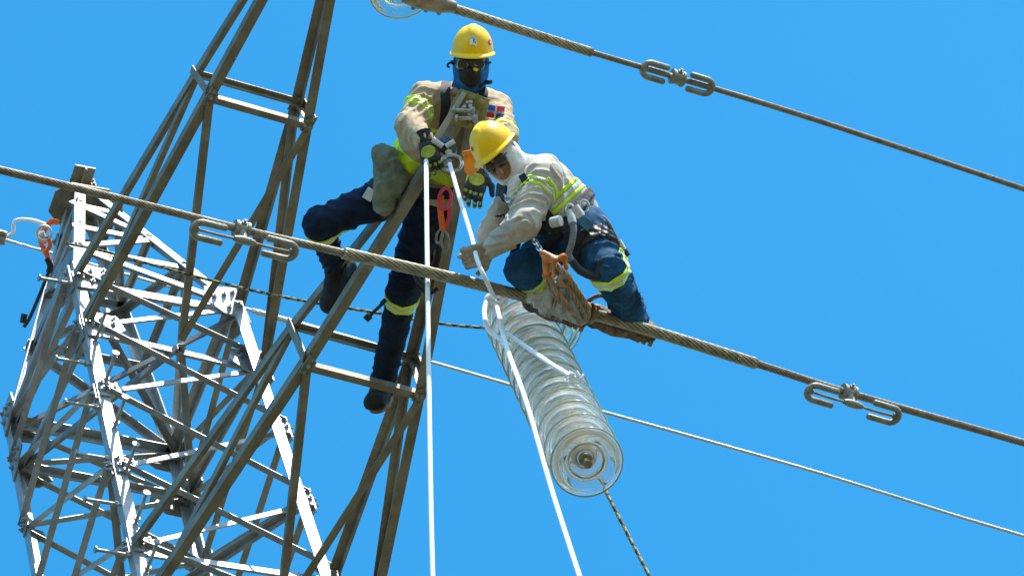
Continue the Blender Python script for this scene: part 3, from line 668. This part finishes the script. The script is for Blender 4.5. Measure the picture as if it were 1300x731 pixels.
shirtU = [cap(shL, shR, .062, .066, .004), cap(Q(565, 138, -.22), Q(522, 212, -.37), .115, .105, .006, .11), cap(Q(603, 143, -.22), Q(556, 232, -.41), .115, .10, .006, .11),
          cap(Q(525, 215, -.38), Q(560, 232, -.42), .105, .10, .005), cap(shL+(elL-shL)*.05, elL, .066, .056, .010, .06), cap(elL, wrL-(wrL-elL)*.12, .056, .042, .009, .05),
          cap(shR, elR, .070, .056, .007, .06), cap(elR, wrR-(wrR-elR)*.15, .056, .042, .006, .05)]
sU = cloth('shirt', 'tan', U, shirtU, h=.006)
band('reflective_band', 'lime', sU, shirtU, shL+(elL-shL)*.52, nz(elL-shL), .026, .13)
band('reflective_band', 'silver', sU, shirtU, shL+(elL-shL)*.54, nz(elL-shL), .007, .13, off=.0065)
band('reflective_band', 'lime', sU, shirtU, shR+(elR-shR)*.85, nz(elR-shR), .02, .11)
band('waist_band', 'lime', sU, shirtU, Q(535, 195, -.35), nz(Q(585, 140, -.2)-Q(540, 222, -.4)), .030, .26, h=.005)
# collar, shoulder straps
mb = MB(); mb.tube([Q(590, 117, -.17)+RT*cos(a)*.085+(nz(upU*.3-FW))*sin(a)*.07+UP*(-.02*sin(a)) for a in np.linspace(0, 2*pi, 21)[:-1]], .019, 10, closed=True); mb.build('collar', 'tan', sU)
hn = thing('safety_harness', Q(560, 180, -.2), None, None); hn.parent = U; hn.location = LOC[hn]-LOC[U]
def strap(pts, w, m, parent, name='strap', t=.006, nrm=None):
    pts = spline(pts, .02); mb = MB(); v = []; nn = nz(nrm) if nrm is not None else -FW
    for i, p in enumerate(pts):
        T = nz(pts[min(i+1, len(pts)-1)]-pts[max(i-1, 0)]); s_ = nz(np.cross(T, nn)); n2 = np.cross(s_, T)
        for a, b in ((-w/2, -t/2), (w/2, -t/2), (w/2, t/2), (-w/2, t/2)): v.append(p+s_*a+n2*b)
    m_ = len(pts); f = [(i*4+j, i*4+(j+1) % 4, i*4+4+(j+1) % 4, i*4+4+j) for i in range(m_-1) for j in range(4)]+[(3, 2, 1, 0), tuple(range(4*m_-4, 4*m_))]
    mb.add(v, f); return mb.build(name, m, parent, smooth=True, angle=40)
strap([Q(567, 104, -.18), Q(566, 108, -.11), Q(565, 117, -.06), Q(566, 135, -.05), Q(563, 165, -.12)], .042, 'black', hn)
strap([Q(612, 112, -.12), Q(613, 125, -.06), Q(600, 160, -.1), Q(590, 200, -.22)], .04, 'black', hn)
strap([Q(496, 232, -.33), Q(520, 240, -.27), Q(550, 246, -.27), Q(585, 245, -.32)], .05, 'black', hn, 'belt', .012)
# trousers
trU = [cap(hipL+UP*.02, hipR+UP*.02, .105, .105, .004), cap(hipL, knL, .092, .064, .009, .08), cap(knL, anL-(anL-knL)*.02, .062, .046, .008, .05), cap(hipR, knR, .092, .068, .009, .09), cap(knR, anR-(anR-knR)*.02, .066, .054, .006, .10)]
tU = cloth('trousers', 'navy', U, trU, h=.007)
for c, n, r in ((knL+(anL-knL)*.16, anL-knL, .12), (knR+(anR-knR)*.12, anR-knR, .12)):
    n = nz(n); band('reflective_band', 'lime', tU, trU, c, n, .026, r); band('reflective_band', 'silver', tU, trU, c, n, .008, r, off=.0065)
c = hipL+(knL-hipL)*.33; band('thigh_strap', 'black', tU, trU, c, knL-hipL, .022, .14, off=.006); 
mb = MB(); mb.box(Q(469, 247, -.28), (V(.8, -.5, .2), V(.5, .8, 0), -FW), (.022, .026, .008)); mb.build('buckle', 'silver', hn, bevel=.002)
boot(U, anL, V(-.38, -.72, .55), V(-.6, .55, .5), 'boot', .25, shaft=knL-anL, solem='rubber')
boot(U, anR, V(-.25, -.30, .92), V(-.05, .94, .28), 'boot', .25, shaft=knR-anR)
# hood, mask, goggles, helmet
def hoodfn(c, up, fw, R_, face, hole):
    sd_ = np.cross(fw, up)
    pr = [ell(c+up*.0, (sd_, up, fw), R_), ell(c-up*.055+fw*.015, (sd_, up, fw), (.064, .06, .074)), cap(c-up*.07-fw*.01, face, .058, .075, .004, .05)]
    hl = [ell(h, (sd_, up, fw), r) for h, r in hole]
    def fn(X):
        nw = noise(X, 12.); d = field(X, pr, .03, nw)-.003*noise(X, 30.)
        for h in hl: d = np.maximum(d, -field(X, [h], .01))
        return d
    lo, hi = bounds(pr); return fn, lo, hi
fn, lo, hi = hoodfn(hd, upU, fwU, (.078, .088, .094), Q(590, 121, -.19), [(hd+fwU*.12+upU*.012, (.062, .030, .07))])
hoo = solid('hood', 'hoodblue', U, fn, lo, hi, .004)
mk = solid('face_mask', 'black', U, lambda X: field(X, [ell(hd-upU*.034+fwU*.054, (RT, upU, fwU), (.053, .062, .046)), cap(hd+fwU*.075-upU*.01, hd+fwU*.09-upU*.02, .018, .022)], .02), hd-.12, hd+.14, .004)
gg = MB(); sdU = np.cross(fwU, upU)
for s_ in (-1, 1):
    c = hd+fwU*.086+upU*.016+sdU*s_*.031
    gg.lathe(c, nz(fwU+sdU*s_*.35), [(.034, -.012), (.035, 0), (.028, .007), (.012, .011), (.002, .012)], 20)
gg.build('goggles', 'lens', U, angle=60)
mb = MB(); mb.tube(spline([hd+sdU*.082+upU*.012+fwU*.02, hd+sdU*.066+upU*.02+fwU*.07, hd+fwU*.098+upU*.034, hd-sdU*.066+upU*.02+fwU*.07, hd-sdU*.082+upU*.012+fwU*.02], .01), .006, 8); mb.build('goggle_strap', 'black', U)
mb = MB(); mb.cyl(hd+fwU*.10-upU*.006+RT*.020, hd+fwU*.113-upU*.008+RT*.030, .007, 12); mb.build('mask_valve', 'yellow', mk)
mb = MB(); mb.tube(spline([Q(617, 104, -.05), Q(620, 105, -.03), Q(624, 104, -.02)], .005), .009, 8); mb.tube(spline([Q(609, 112, -.05), Q(613, 107, -.04), Q(618, 105, -.04)], .005), .005, 8); mb.build('strap_clip', 'black', U)
mb = MB(); mb.tube(spline([Q(577, 82, -.06), Q(571, 80, -.05), Q(568, 84, -.05), Q(571, 86, -.05)], .004), .005, 8); mb.build('strap_clip', 'black', U)
helmet(U, Q(600, 66, -.10), V(.02, .97, .13), fwU, .79, [(-.08, .42, .17, .16, 'card'), (-1.1, .40, .13, .11, 'ring')])
# arms
glove(U, wrL, V(.22, -.80, .35), V(-.25, .28, .9), V(1, 0, 0), 'rubber', curl=(.65, .8, .6), pads='padlime', s=1.02, cuffm='black')
glove(U, wrR, V(-.30, -.85, .40), V(-.1, .35, .92), V(1, 0, 0), 'rubber', curl=(.45, .6, .5), pads='padlime', s=1.04, cuffm='cuff', spread=.2)
# flag patch on the sleeve: quartered blue and red with a white cross
def patch(parent, c, ax, ay, w, h):
    n = nz(np.cross(ax, ay)); n = n if n@(-FW) > 0 else -n
    def q(x0, x1, y0, y1, o, m, nm, par):
        mb = MB(); K = 6; v = []
        for j in range(2):
            for i in range(K+1):
                x = x0+(x1-x0)*i/K; y = (y0, y1)[j]; v.append(c+ax*x*w+ay*y*h+n*(o-.020*(x*x)*1.2-.012*y*y))
        mb.add(v, [(i, i+1, K+2+i, K+1+i) for i in range(K)]); return mb.build(nm, m, par)
    p0 = q(-1, 1, -1, 1, 0, 'whitep', 'flag_patch', parent)
    for sx, sy, m in ((-1, 1, 'bluep'), (1, 1, 'red'), (-1, -1, 'red'), (1, -1, 'bluep')):
        q(.12*sx, .98*sx, .16*sy, .96*sy, .0015, m, 'flag_field', p0)
patch(sU, Q(628, 143, .0)+V(.1, 0, 1)*.035, V(.96, -.12, 0), V(.15, .98, .1), .037, .027)
# belt pouch: crumpled canvas bag
bag = [cap(Q(482, 193, -.24), Q(496, 196, -.24), .030, .026, .004), cap(Q(487, 200, -.24), Q(489, 236, -.24), .040, .046, .004, .07), cap(Q(499, 206, -.24), Q(504, 232, -.24), .030, .034, .004, .06), cap(Q(489, 236, -.24), Q(486, 262, -.26), .046, .036, .004, .08), cap(Q(503, 232, -.24), Q(491, 262, -.26), .034, .026, .004)]
pouch = cloth('tool_pouch', 'canvas', U, bag, h=.0045, k=.015, rough=.010)
pouch['label'] = 'crumpled grey green canvas pouch on the belt'

# tool items at the tip: pulley block held by the glove
t = thing('pulley_block', Q(568, 200, .12), 'small blue and steel pulley block gripped in the masked lineman\'s glove', 'pulley')
mb = MB(); c = Q(566, 192, .16); mb.lathe(c, V(.3, .2, .9), [(.02, -.02), (.042, -.018), (.034, 0), (.042, .018), (.02, .02)], 24); mb.build('sheave', 'alu', t, angle=40)
mb = MB()
for s_ in (-1, 1):
    o = V(.3, .2, .9)*s_*.026; mb.plate([Q(555, 178, .16)+o, Q(566, 174, .16)+o, Q(578, 190, .16)+o, Q(573, 206, .16)+o, Q(560, 200, .16)+o], V(.3, .2, .9), .006)
mb.build('side_plates', 'bluetool', t, smooth=False, bevel=.001)
mb = MB(); mb.tube([Q(573, 207, .2)+V(cos(a), .55*sin(a), .5*sin(a))*.045 for a in np.linspace(0, 2*pi, 20)[:-1]], .0075, 8, closed=True); mb.build('becket', 'chain', t)
mb = MB(); mb.cyl(Q(549, 177, .2), Q(562, 186, .2), .013, 12); mb.cyl(Q(566, 186, .2), Q(577, 179, .2), .011, 12); mb.cyl(Q(559, 212, .16), Q(572, 201, .18), .014, 12); mb.hexbolt(Q(570, 194, .2), -FW, .016); mb.build('pin', 'alu', t, angle=40)
# orange strap with carabiners beside the arm
t = thing('tool_strap', Q(563, 250, -.15), 'orange and pink strap with snap hooks hanging beside the standing man\'s hip', 'strap')
def oval(c, a, b, ra, rb, r, n=22): return [c+a*cos(x)*ra+b*sin(x)*rb for x in np.linspace(0, 2*pi, n)[:-1]]
mb = MB(); mb.tube(oval(Q(565, 252, -.12), V(1, 0, .1), V(.1, 1, 0), .026, .045, 0), .0075, 8, closed=True); mb.build('snap_hook', 'pink', t)
strap([Q(560, 248, -.13), Q(559, 266, -.13), Q(561, 282, -.13), Q(562, 293, -.13)], .026, 'orange', t, 'webbing', .008)
strap([Q(570, 262, -.14), Q(570, 275, -.14), Q(566, 290, -.14)], .016, 'pink', t, 'webbing', .008)
mb = MB(); mb.tube(oval(Q(565, 306, -.13), V(1, .1, 0), V(-.1, 1, 0), .016, .040, 0), .0055, 8, closed=True); mb.tube(oval(Q(558, 300, -.13), V(1, .1, 0), V(.2, 1, 0), .014, .03, 0), .005, 8, closed=True); mb.build('snap_hook', 'cond', t)
t = thing('positioning_lanyard', Q(540, 350, -.5), 'black lanyard with a hook dangling by the standing lineman\'s knee', 'lanyard')
mb = MB(); mb.tube(spline([Q(548, 290, -.45), Q(556, 315, -.45), Q(549, 340, -.45), Q(530, 350, -.45), Q(533, 365, -.45), Q(545, 372, -.45), Q(556, 366, -.45)], .012), .009, 10); mb.build('cord', 'black', t)
mb = MB(); mb.tube(spline([Q(527, 348, -.42), Q(532, 357, -.42), Q(540, 364, -.42)], .01), .013, 10); mb.build('hook', 'rubber', t)
mb = MB(); mb.cyl(Q(467, 403, -.62), Q(487, 384, -.62), .008, 8); mb.cyl(Q(464, 406, -.62), Q(470, 400, -.62), .016, 8); mb.cyl(Q(484, 386, -.62), Q(490, 380, -.62), .011, 8)
kk = mb.build('band_tool', 'rubber', U)
# orange funnel shaped cover between the men
mb = MB(); mb.plate([Q(589, 196, .45), Q(603, 193, .45), Q(608, 214, .45), Q(597, 224, .45), Q(591, 219, .45)], V(-.4, .2, .9), .028)
mb.plate([Q(588, 193, .46), Q(604, 190, .46), Q(604, 196, .46), Q(589, 199, .46)], V(-.4, .2, .9), .034)
tag(mb.build('orange_pouch', 'amber', None, angle=40, bevel=.004), 'small orange pouch between the crouching man\'s helmet and the crossarm tip', 'pouch')

# ------------------------------------------------------------------ crouching lineman
B = .82
G = thing('person', Q(740, 330, B), 'crouching lineman in yellow helmet and pale grey shirt balancing on the front conductor', 'person')
g = lambda x, y, dz=0.: Q(x, y, B+dz)
hipG, hipF = g(738, 292, .06), g(726, 292, -.12)
def on_cond(px, dy=0., up=.138):
    i = min(range(len(full)), key=lambda i: abs(pix(full[i])[0]-px)); return full[i]+WUP*up-AA*.050-UP*dy
knF, anF = g(664, 342, .14), on_cond(732, .03)          # image-left leg
knG, anG = g(775, 345, .26), on_cond(821, .015)           # image-right leg
shN, elN, wN = g(690, 228, .12), g(664, 284, .30), g(625, 314, .22)
shF, elF, wF = g(666, 226, -.10), g(625, 298, -.05), g(636, 262, .02)
hG = g(637, 201, .04); upG = V(-.60, .72, .18); fwG = V(-.22, -.42, .86); fwG = nz(fwG-upG*(fwG@upG)); sdG = np.cross(fwG, upG)
pbG = [ell(hG+upG*.015, (sdG, upG, fwG), (.070, .10, .086)), cap(hG-upG*.05+fwG*.035, hG-upG*.06+fwG*.045, .045, .036), cap(hG+fwG*.078-upG*.0, hG+fwG*.098-upG*.030, .010, .014),
       cap(hG+fwG*.070-upG*.055-sdG*.018, hG+fwG*.070-upG*.055+sdG*.018, .010), cap(hG+fwG*.068+upG*.022-sdG*.035, hG+fwG*.068+upG*.022+sdG*.035, .014),
       cap(hG+sdG*.068-upG*.01, hG+sdG*.074+upG*.02, .012), cap(hG-sdG*.068-upG*.01, hG-sdG*.074+upG*.02, .012),
       cap(hG-upG*.06, g(672, 222, 0), .045, .05), cap(shN, shF, .055), cap(g(690, 226), g(728, 266), .075), cap(g(680, 234), g(714, 280), .08),
       cap(shN, elN, .045, .038), cap(elN, wN, .036, .026), cap(shF, elF, .045, .036), cap(elF, wF, .036, .026), cap(hipG, hipF, .09),
       cap(hipG, knG, .066, .046), cap(knG, anG, .044, .034), cap(hipF, knF, .06, .046), cap(knF, anF, .05, .036), cap(g(715, 270), g(733, 290), .09)]
body(G, pbG, h=.0065, k=.012)
shG = [cap(shN, shF, .070, .06, .004), cap(g(690, 222), g(730, 262), .082, .078, .007, .09), cap(g(678, 234), g(712, 276, .02), .100, .100, .008, .08), cap(g(722, 258), g(738, 268), .075, .065, .005),
       cap(shN, elN, .074, .060, .011, .06), cap(elN, wN, .058, .042, .010, .05), cap(shF, elF, .065, .054, .007, .06), cap(elF, wF, .052, .040, .006, .05)]
sG = cloth('shirt', 'grey', G, shG, h=.0055)
ax = nz(g(725, 270)-g(685, 226))
for o in (-.020, .020): band('reflective_band', 'lime', sG, shG, g(709, 256)+ax*o, ax, .0085, .15)
band('reflective_band', 'silver', sG, shG, g(709, 256), ax, .010, .15, off=.003)
ax2 = nz(elN-shN); c = shN+(elN-shN)*.30
for o in (-.017, .017): band('reflective_band', 'lime', sG, shG, c+ax2*o, ax2, .007, .10)
band('reflective_band', 'silver', sG, shG, c, ax2, .008, .10, off=.003)
trG = [cap(hipG, hipF, .105, .10, .004), cap(g(722, 278), g(740, 290), .095, .10, .004), cap(hipG, knG, .092, .066, .011, .07), cap(knG, anG-(anG-knG)*.14, .068, .060, .011, .06), cap(hipF, knF, .085, .068, .011, .07), cap(knF, anF-(anF-knF)*.2, .066, .050, .009, .05)]
tG = cloth('trousers', 'blue', G, trG, h=.006)
for p_, q_, f_, r_ in ((knG, anG, .02, .12), (knF, anF, .22, .11)):
    n = nz(q_-p_) if f_ > .1 else nz((q_-p_)*.5+(p_-hipG)*.5); c = p_+(q_-p_)*f_
    band('reflective_band', 'lime', tG, trG, c, n, .024, r_, off=.005); band('reflective_band', 'silver', tG, trG, c, n, .009, r_, off=.0075)
bu = nz(WUP*.9-AA*.15)
boot(G, anG, nz(V(-.93, .30, .1)-WUP*.0), bu, 'bootbrown', .28, shaft=knG-anG)
boot(G, anF, V(-.90, .36, .15), bu, 'bootbrown', .25, shaft=knF-anF)
# hood
fn, lo, hi = hoodfn(hG, upG, fwG, (.082, .092, .094), g(672, 220, .0), [(hG+fwG*.12-upG*.002, (.058, .072, .085))])
solid('hood', 'hoodgrey', G, fn, lo, hi, .004)
mb = MB()
for s_ in (-1, 1):
    c = hG+fwG*.084+upG*.012+sdG*s_*.031; mb.lathe(c, nz(fwG+sdG*s_*.3), [(.028, -.010), (.028, 0), (.023, .006), (.01, .009), (.002, .0095)], 20)
mb.tube([hG+fwG*.092+upG*.016+sdG*.012, hG+fwG*.092+upG*.016-sdG*.012], .004, 6)
for s_ in (-1, 1): mb.tube([hG+fwG*.08+upG*.018+sdG*s_*.055, hG+upG*.02+sdG*s_*.076], .004, 6)
mb.build('sunglasses', 'lens', G, angle=60)
helmet(G, hG+upG*.050-fwG*.012, nz(upG-fwG*.08), fwG, .80, [(.62, .50, .10, .085, 'dot')])
# scarf end below the chin
cloth('scarf', 'hoodgrey', G, [cap(g(656, 232, .10), g(648, 252, .12), .026, .016, .006, .03), cap(g(664, 222, .06), g(654, 236, .1), .032, .026, .005, .03)], h=.004, k=.015)
glove(G, wN, V(-.85, -.40, .15), V(.25, -.1, .95), V(.2, -1, 0), 'leatherglove', curl=(.75, .85, .7), s=1.08, cuffm='leatherglove', spread=.05)
glove(G, wF, V(.1, .95, .1), V(-.8, .1, .5), V(-.3, .2, 1), 'rubber', curl=(1.1, 1.2, .9), s=.95, cuffm='black')
# harness of the crouching man
hn = thing('safety_harness', g(728, 280, .1), None, None); hn.parent = G; hn.location = LOC[hn]-LOC[G]
wax = nz(g(735, 285)-g(700, 250))
band('belt', 'black', hn, trG+shG, g(722, 278), nz(wax+.15*RT), .022, .2, off=.012, h=.006)
strap([g(662, 222, .19), g(672, 238, .22), g(688, 262, .2), g(702, 280, .2)], .03, 'black', hn)
c = hipG+(knG-hipG)*.45; band('leg_pad', 'rubber', hn, trG, c, nz(knG-hipG), .035, .15, off=.012, h=.006)
c = hipF+(knF-hipF)*.35; band('leg_strap', 'black', hn, trG, c, nz(knF-hipF), .022, .14, off=.008, h=.006)
strap([g(715, 282, .22), g(722, 305, .26), g(726, 330, .25), g(738, 345, .25)], .035, 'black', hn)
mb = MB()
for (x, y, r_) in ((724, 268, .020), (735, 272, .016), (706, 285, .018), (742, 262, .018)): mb.tube(oval(g(x, y, .2), V(1, .2, 0), V(-.2, 1, .2), r_, r_*1.4, 0), .0055, 8, closed=True)
mb.build('ring', 'chain', hn)
for a_, b_, r_ in ((g(729, 262, .3), g(738, 275, .3), .018), (g(700, 283, .28), g(712, 280, .3), .022)):
    mb = MB(); mb.cyl(a_, b_, r_, 12); mb.build('swivel', 'alu', hn, angle=40)
mb = MB(); mb.box(g(742, 282, .22), (V(.7, -.6, 0), V(.6, .7, 0), -FW), (.035, .022, .012)); mb.build('blue_tag', 'bluetool', hn, bevel=.003)
mb = MB(); mb.box(g(703, 287, .2), (V(.8, -.3, 0), V(.3, .8, 0), -FW), (.04, .03, .02)); mb.box(g(690, 290, .17), (V(.9, -.2, 0), V(.2, .9, 0), -FW), (.025, .03, .018)); mb.build('radio_case', 'black', hn, bevel=.006)
mb = MB(); mb.box(g(655, 312, .1), (V(.9, -.2, 0), V(.2, .9, 0), -FW), (.018, .045, .01)); mb.build('strap_tail', 'black', hn, bevel=.004)
def hung(label, name, cat, parts, loc):
    t = thing(name, loc, label, cat)
    for nm, m, pts, r in parts:
        mb = MB(); mb.tube(spline(pts, .008), r, 12, lobes=0); mb.build(nm, m, t)
    return t
hung('ribbed grey hose lanyard looping down from the crouching man\'s belt', 'hose_lanyard', 'lanyard',
     [('hose', 'hose', [g(724, 272, .24), g(728, 290, .28), g(726, 308, .3), g(722, 322, .3), g(726, 331, .3)], .014),
      ('collar', 'alu', [g(724, 268, .24), g(727, 284, .27)], .017), ('end_cord', 'rubber', [g(726, 331, .3), g(735, 342, .3), g(750, 350, .3), g(760, 350, .3)], .017), ('grip', 'rubber', [g(758, 352, .31), g(762, 340, .31), g(762, 332, .31)], .018)], g(725, 300, .28))
hung('curved grey cord tool with pale handle sticking out behind the crouching man\'s hip', 'hand_tool', 'tool',
     [('cord', 'hose', [g(742, 284, .1), g(748, 277, .12), g(760, 274, .1), g(770, 281, .08), g(778, 295, .06), g(785, 308, .05)], .010),
      ('handle', 'cuff', [g(784, 306, .05), g(792, 320, .05)], .016), ('tip', 'rubber', [g(791, 318, .05), g(796, 326, .05)], .018)], g(770, 285, .1))
hung('dark looped cord hanging behind the crouching man\'s thigh', 'cord_loop', 'cord', [('cord', 'rubber', [g(745, 275, .05), g(765, 285, .05), g(777, 300, .05), g(778, 315, .05), g(772, 325, .05)], .008)], g(770, 300))
# chain hoist
t = thing('lever_hoist', g(700, 340, .3), 'shiny chain with worn orange hook leading down to the clamp on the conductor', 'hoist')
a0, a1 = g(641, 248, .12), g(693, 328, .40); n_ = 21; cp = None; u1 = nz(a1-a0); sv = nz(np.cross(u1, FW)); s2 = np.cross(u1, sv)
for i in range(n_):
    c = a0+(a1-a0)*i/n_+u1*.01; p, q = (sv, s2) if i % 2 else (s2, sv)
    mb = MB(); mb.tube([c+u1*cos(x)*.0165+p*sin(x)*.0095 for x in np.linspace(0, 2*pi, 13)[:-1]], .0036, 6, closed=True); mb.build('chain_link', 'chain', t)
hk = [cap(g(690, 322, .40), g(702, 330, .42), .015, .018), cap(g(702, 330, .42), g(716, 326, .42), .011, .013), cap(g(716, 326, .42), g(719, 340, .42), .012, .009), cap(g(694, 328, .4), g(693, 350, .42), .019, .012), cap(g(693, 350, .42), g(704, 356, .42), .011, .009), cap(g(704, 330, .44), g(703, 350, .44), .012, .008)]
lo, hi = bounds(hk); solid('hook', 'orangehook', t, lambda X: field(X, hk, .012)-.002*noise(X, 60.), lo, hi, .003)
t = thing('leather_sling', g(725, 370, .3), 'doubled tan leather sling wrapped from the orange hook round the conductor', 'sling')
cq = lambda x, y, dz: Q(x, y, dz)
for pts, r_ in (([(702, 338, .42), (714, 352, .44), (727, 374, .42), (738, 392, .34), (741, 404, .2), (735, 408, .12)], .0145),
                ([(706, 336, .45), (720, 350, .46), (733, 370, .42), (744, 388, .34), (746, 400, .2)], .0135),
                ([(698, 348, .40), (704, 364, .44), (714, 381, .44), (728, 397, .38), (736, 406, .24)], .0145),
                ([(696, 350, .38), (698, 362, .4), (706, 376, .40), (716, 386, .36)], .012)):
    mb = MB(); strands(mb, spline([g(*p) for p in pts], .008), r_, 5, .16); mb.build('strand', 'tansling', t, angle=180)
kc = g(717, 356, .45)
mb = MB()
for a_ in (0, .9, 1.9): mb.tube([kc+V(cos(a_), sin(a_), .2)*cos(x)*.026+V(-sin(a_), cos(a_), .6)*sin(x)*.018 for x in np.linspace(0, 2*pi, 15)[:-1]], .0105, 8, closed=True)
mb.build('knot', 'tansling', t, angle=180)
t = thing('wrapped_cord', g(745, 385, .1), 'brown cord wrapped round the conductor between the crouching man\'s boots', 'cord')
i_ = min(range(len(full)), key=lambda i: abs(pix(full[i])[0]-748)); cw = full[i_]; dw = nz(full[i_+8]-full[i_-8]); w1 = nz(np.cross(dw, WUP)); w2 = np.cross(dw, w1)
mb = MB(); mb.tube([cw+dw*(x/(2*pi)*.022-.035)+(w1*cos(x)+w2*sin(x))*.034 for x in np.linspace(0, 6*pi, 50)], .0105, 8); mb.build('turns', 'tansling', t, angle=180)
mb = MB(); mb.tube(spline([cw+w1*.04, cw+WUP*.09+dw*.02, g(762, 375, .02), g(778, 382, .0)], .01), .009, 8); mb.build('tail', 'tansling', t, angle=180)
# suspension clamp around the conductor
i = min(range(len(full)), key=lambda i: abs(pix(full[i])[0]-702)); cc_ = full[i]; dd = nz(full[i+8]-full[i-8]); ww = nz(-FW-dd*(-FW@dd)); vv_ = np.cross(dd, ww); vv_ = vv_ if vv_@UP > 0 else -vv_
t = thing('suspension_clamp', cc_, 'bolted cast metal clamp gripping the conductor in front of the left boot', 'clamp')
cc_ = cc_+vv_*.016+ww*.01
cl = [cap(cc_-dd*.105-vv_*.012, cc_-dd*.04+vv_*.010, .026, .046), cap(cc_-dd*.04+vv_*.010, cc_+dd*.055-vv_*.006, .048, .046), cap(cc_+dd*.055-vv_*.006, cc_+dd*.125-vv_*.035, .044, .022)]
for q_ in (-.045, .005, .055): cl.append(cap(cc_+dd*q_+vv_*.045+ww*.030, cc_+dd*q_-vv_*.030+ww*.050, .017, .020))
lo, hi = bounds(cl); solid('keeper', 'alu', t, lambda X: field(X, cl, .010)-.0012*noise(X, 50.), lo, hi, .003)
for s_ in (-.020, .030):
    mb = MB(); mb.tube([cc_+dd*s_+ww*.058*cos(x)+vv_*(.066*sin(x)) for x in np.linspace(-1.2, 1.7, 14)], .008, 10); p = cc_+dd*s_+ww*.058*cos(-1.2)-vv_*.060
    mb.tube([p, p-vv_*.014], .015, 6); mb.build('u_bolt', 'bolt', t, angle=50)
mb = MB(); mb.plate([cc_+dd*x+vv_*y+ww*.046 for x, y in ((-.10, -.050), (.12, -.075), (.14, -.060), (.10, -.040), (-.11, -.025))], ww, .012)
for x in (-.06, .07): mb.lathe(cc_+dd*x-vv_*.050+ww*.05, ww, [(.02, 0), (.02, .008), (.011, .009), (.011, .02), (.003, .021)], 14)
mb.build('base_plate', 'alu', t, angle=45, bevel=.002)
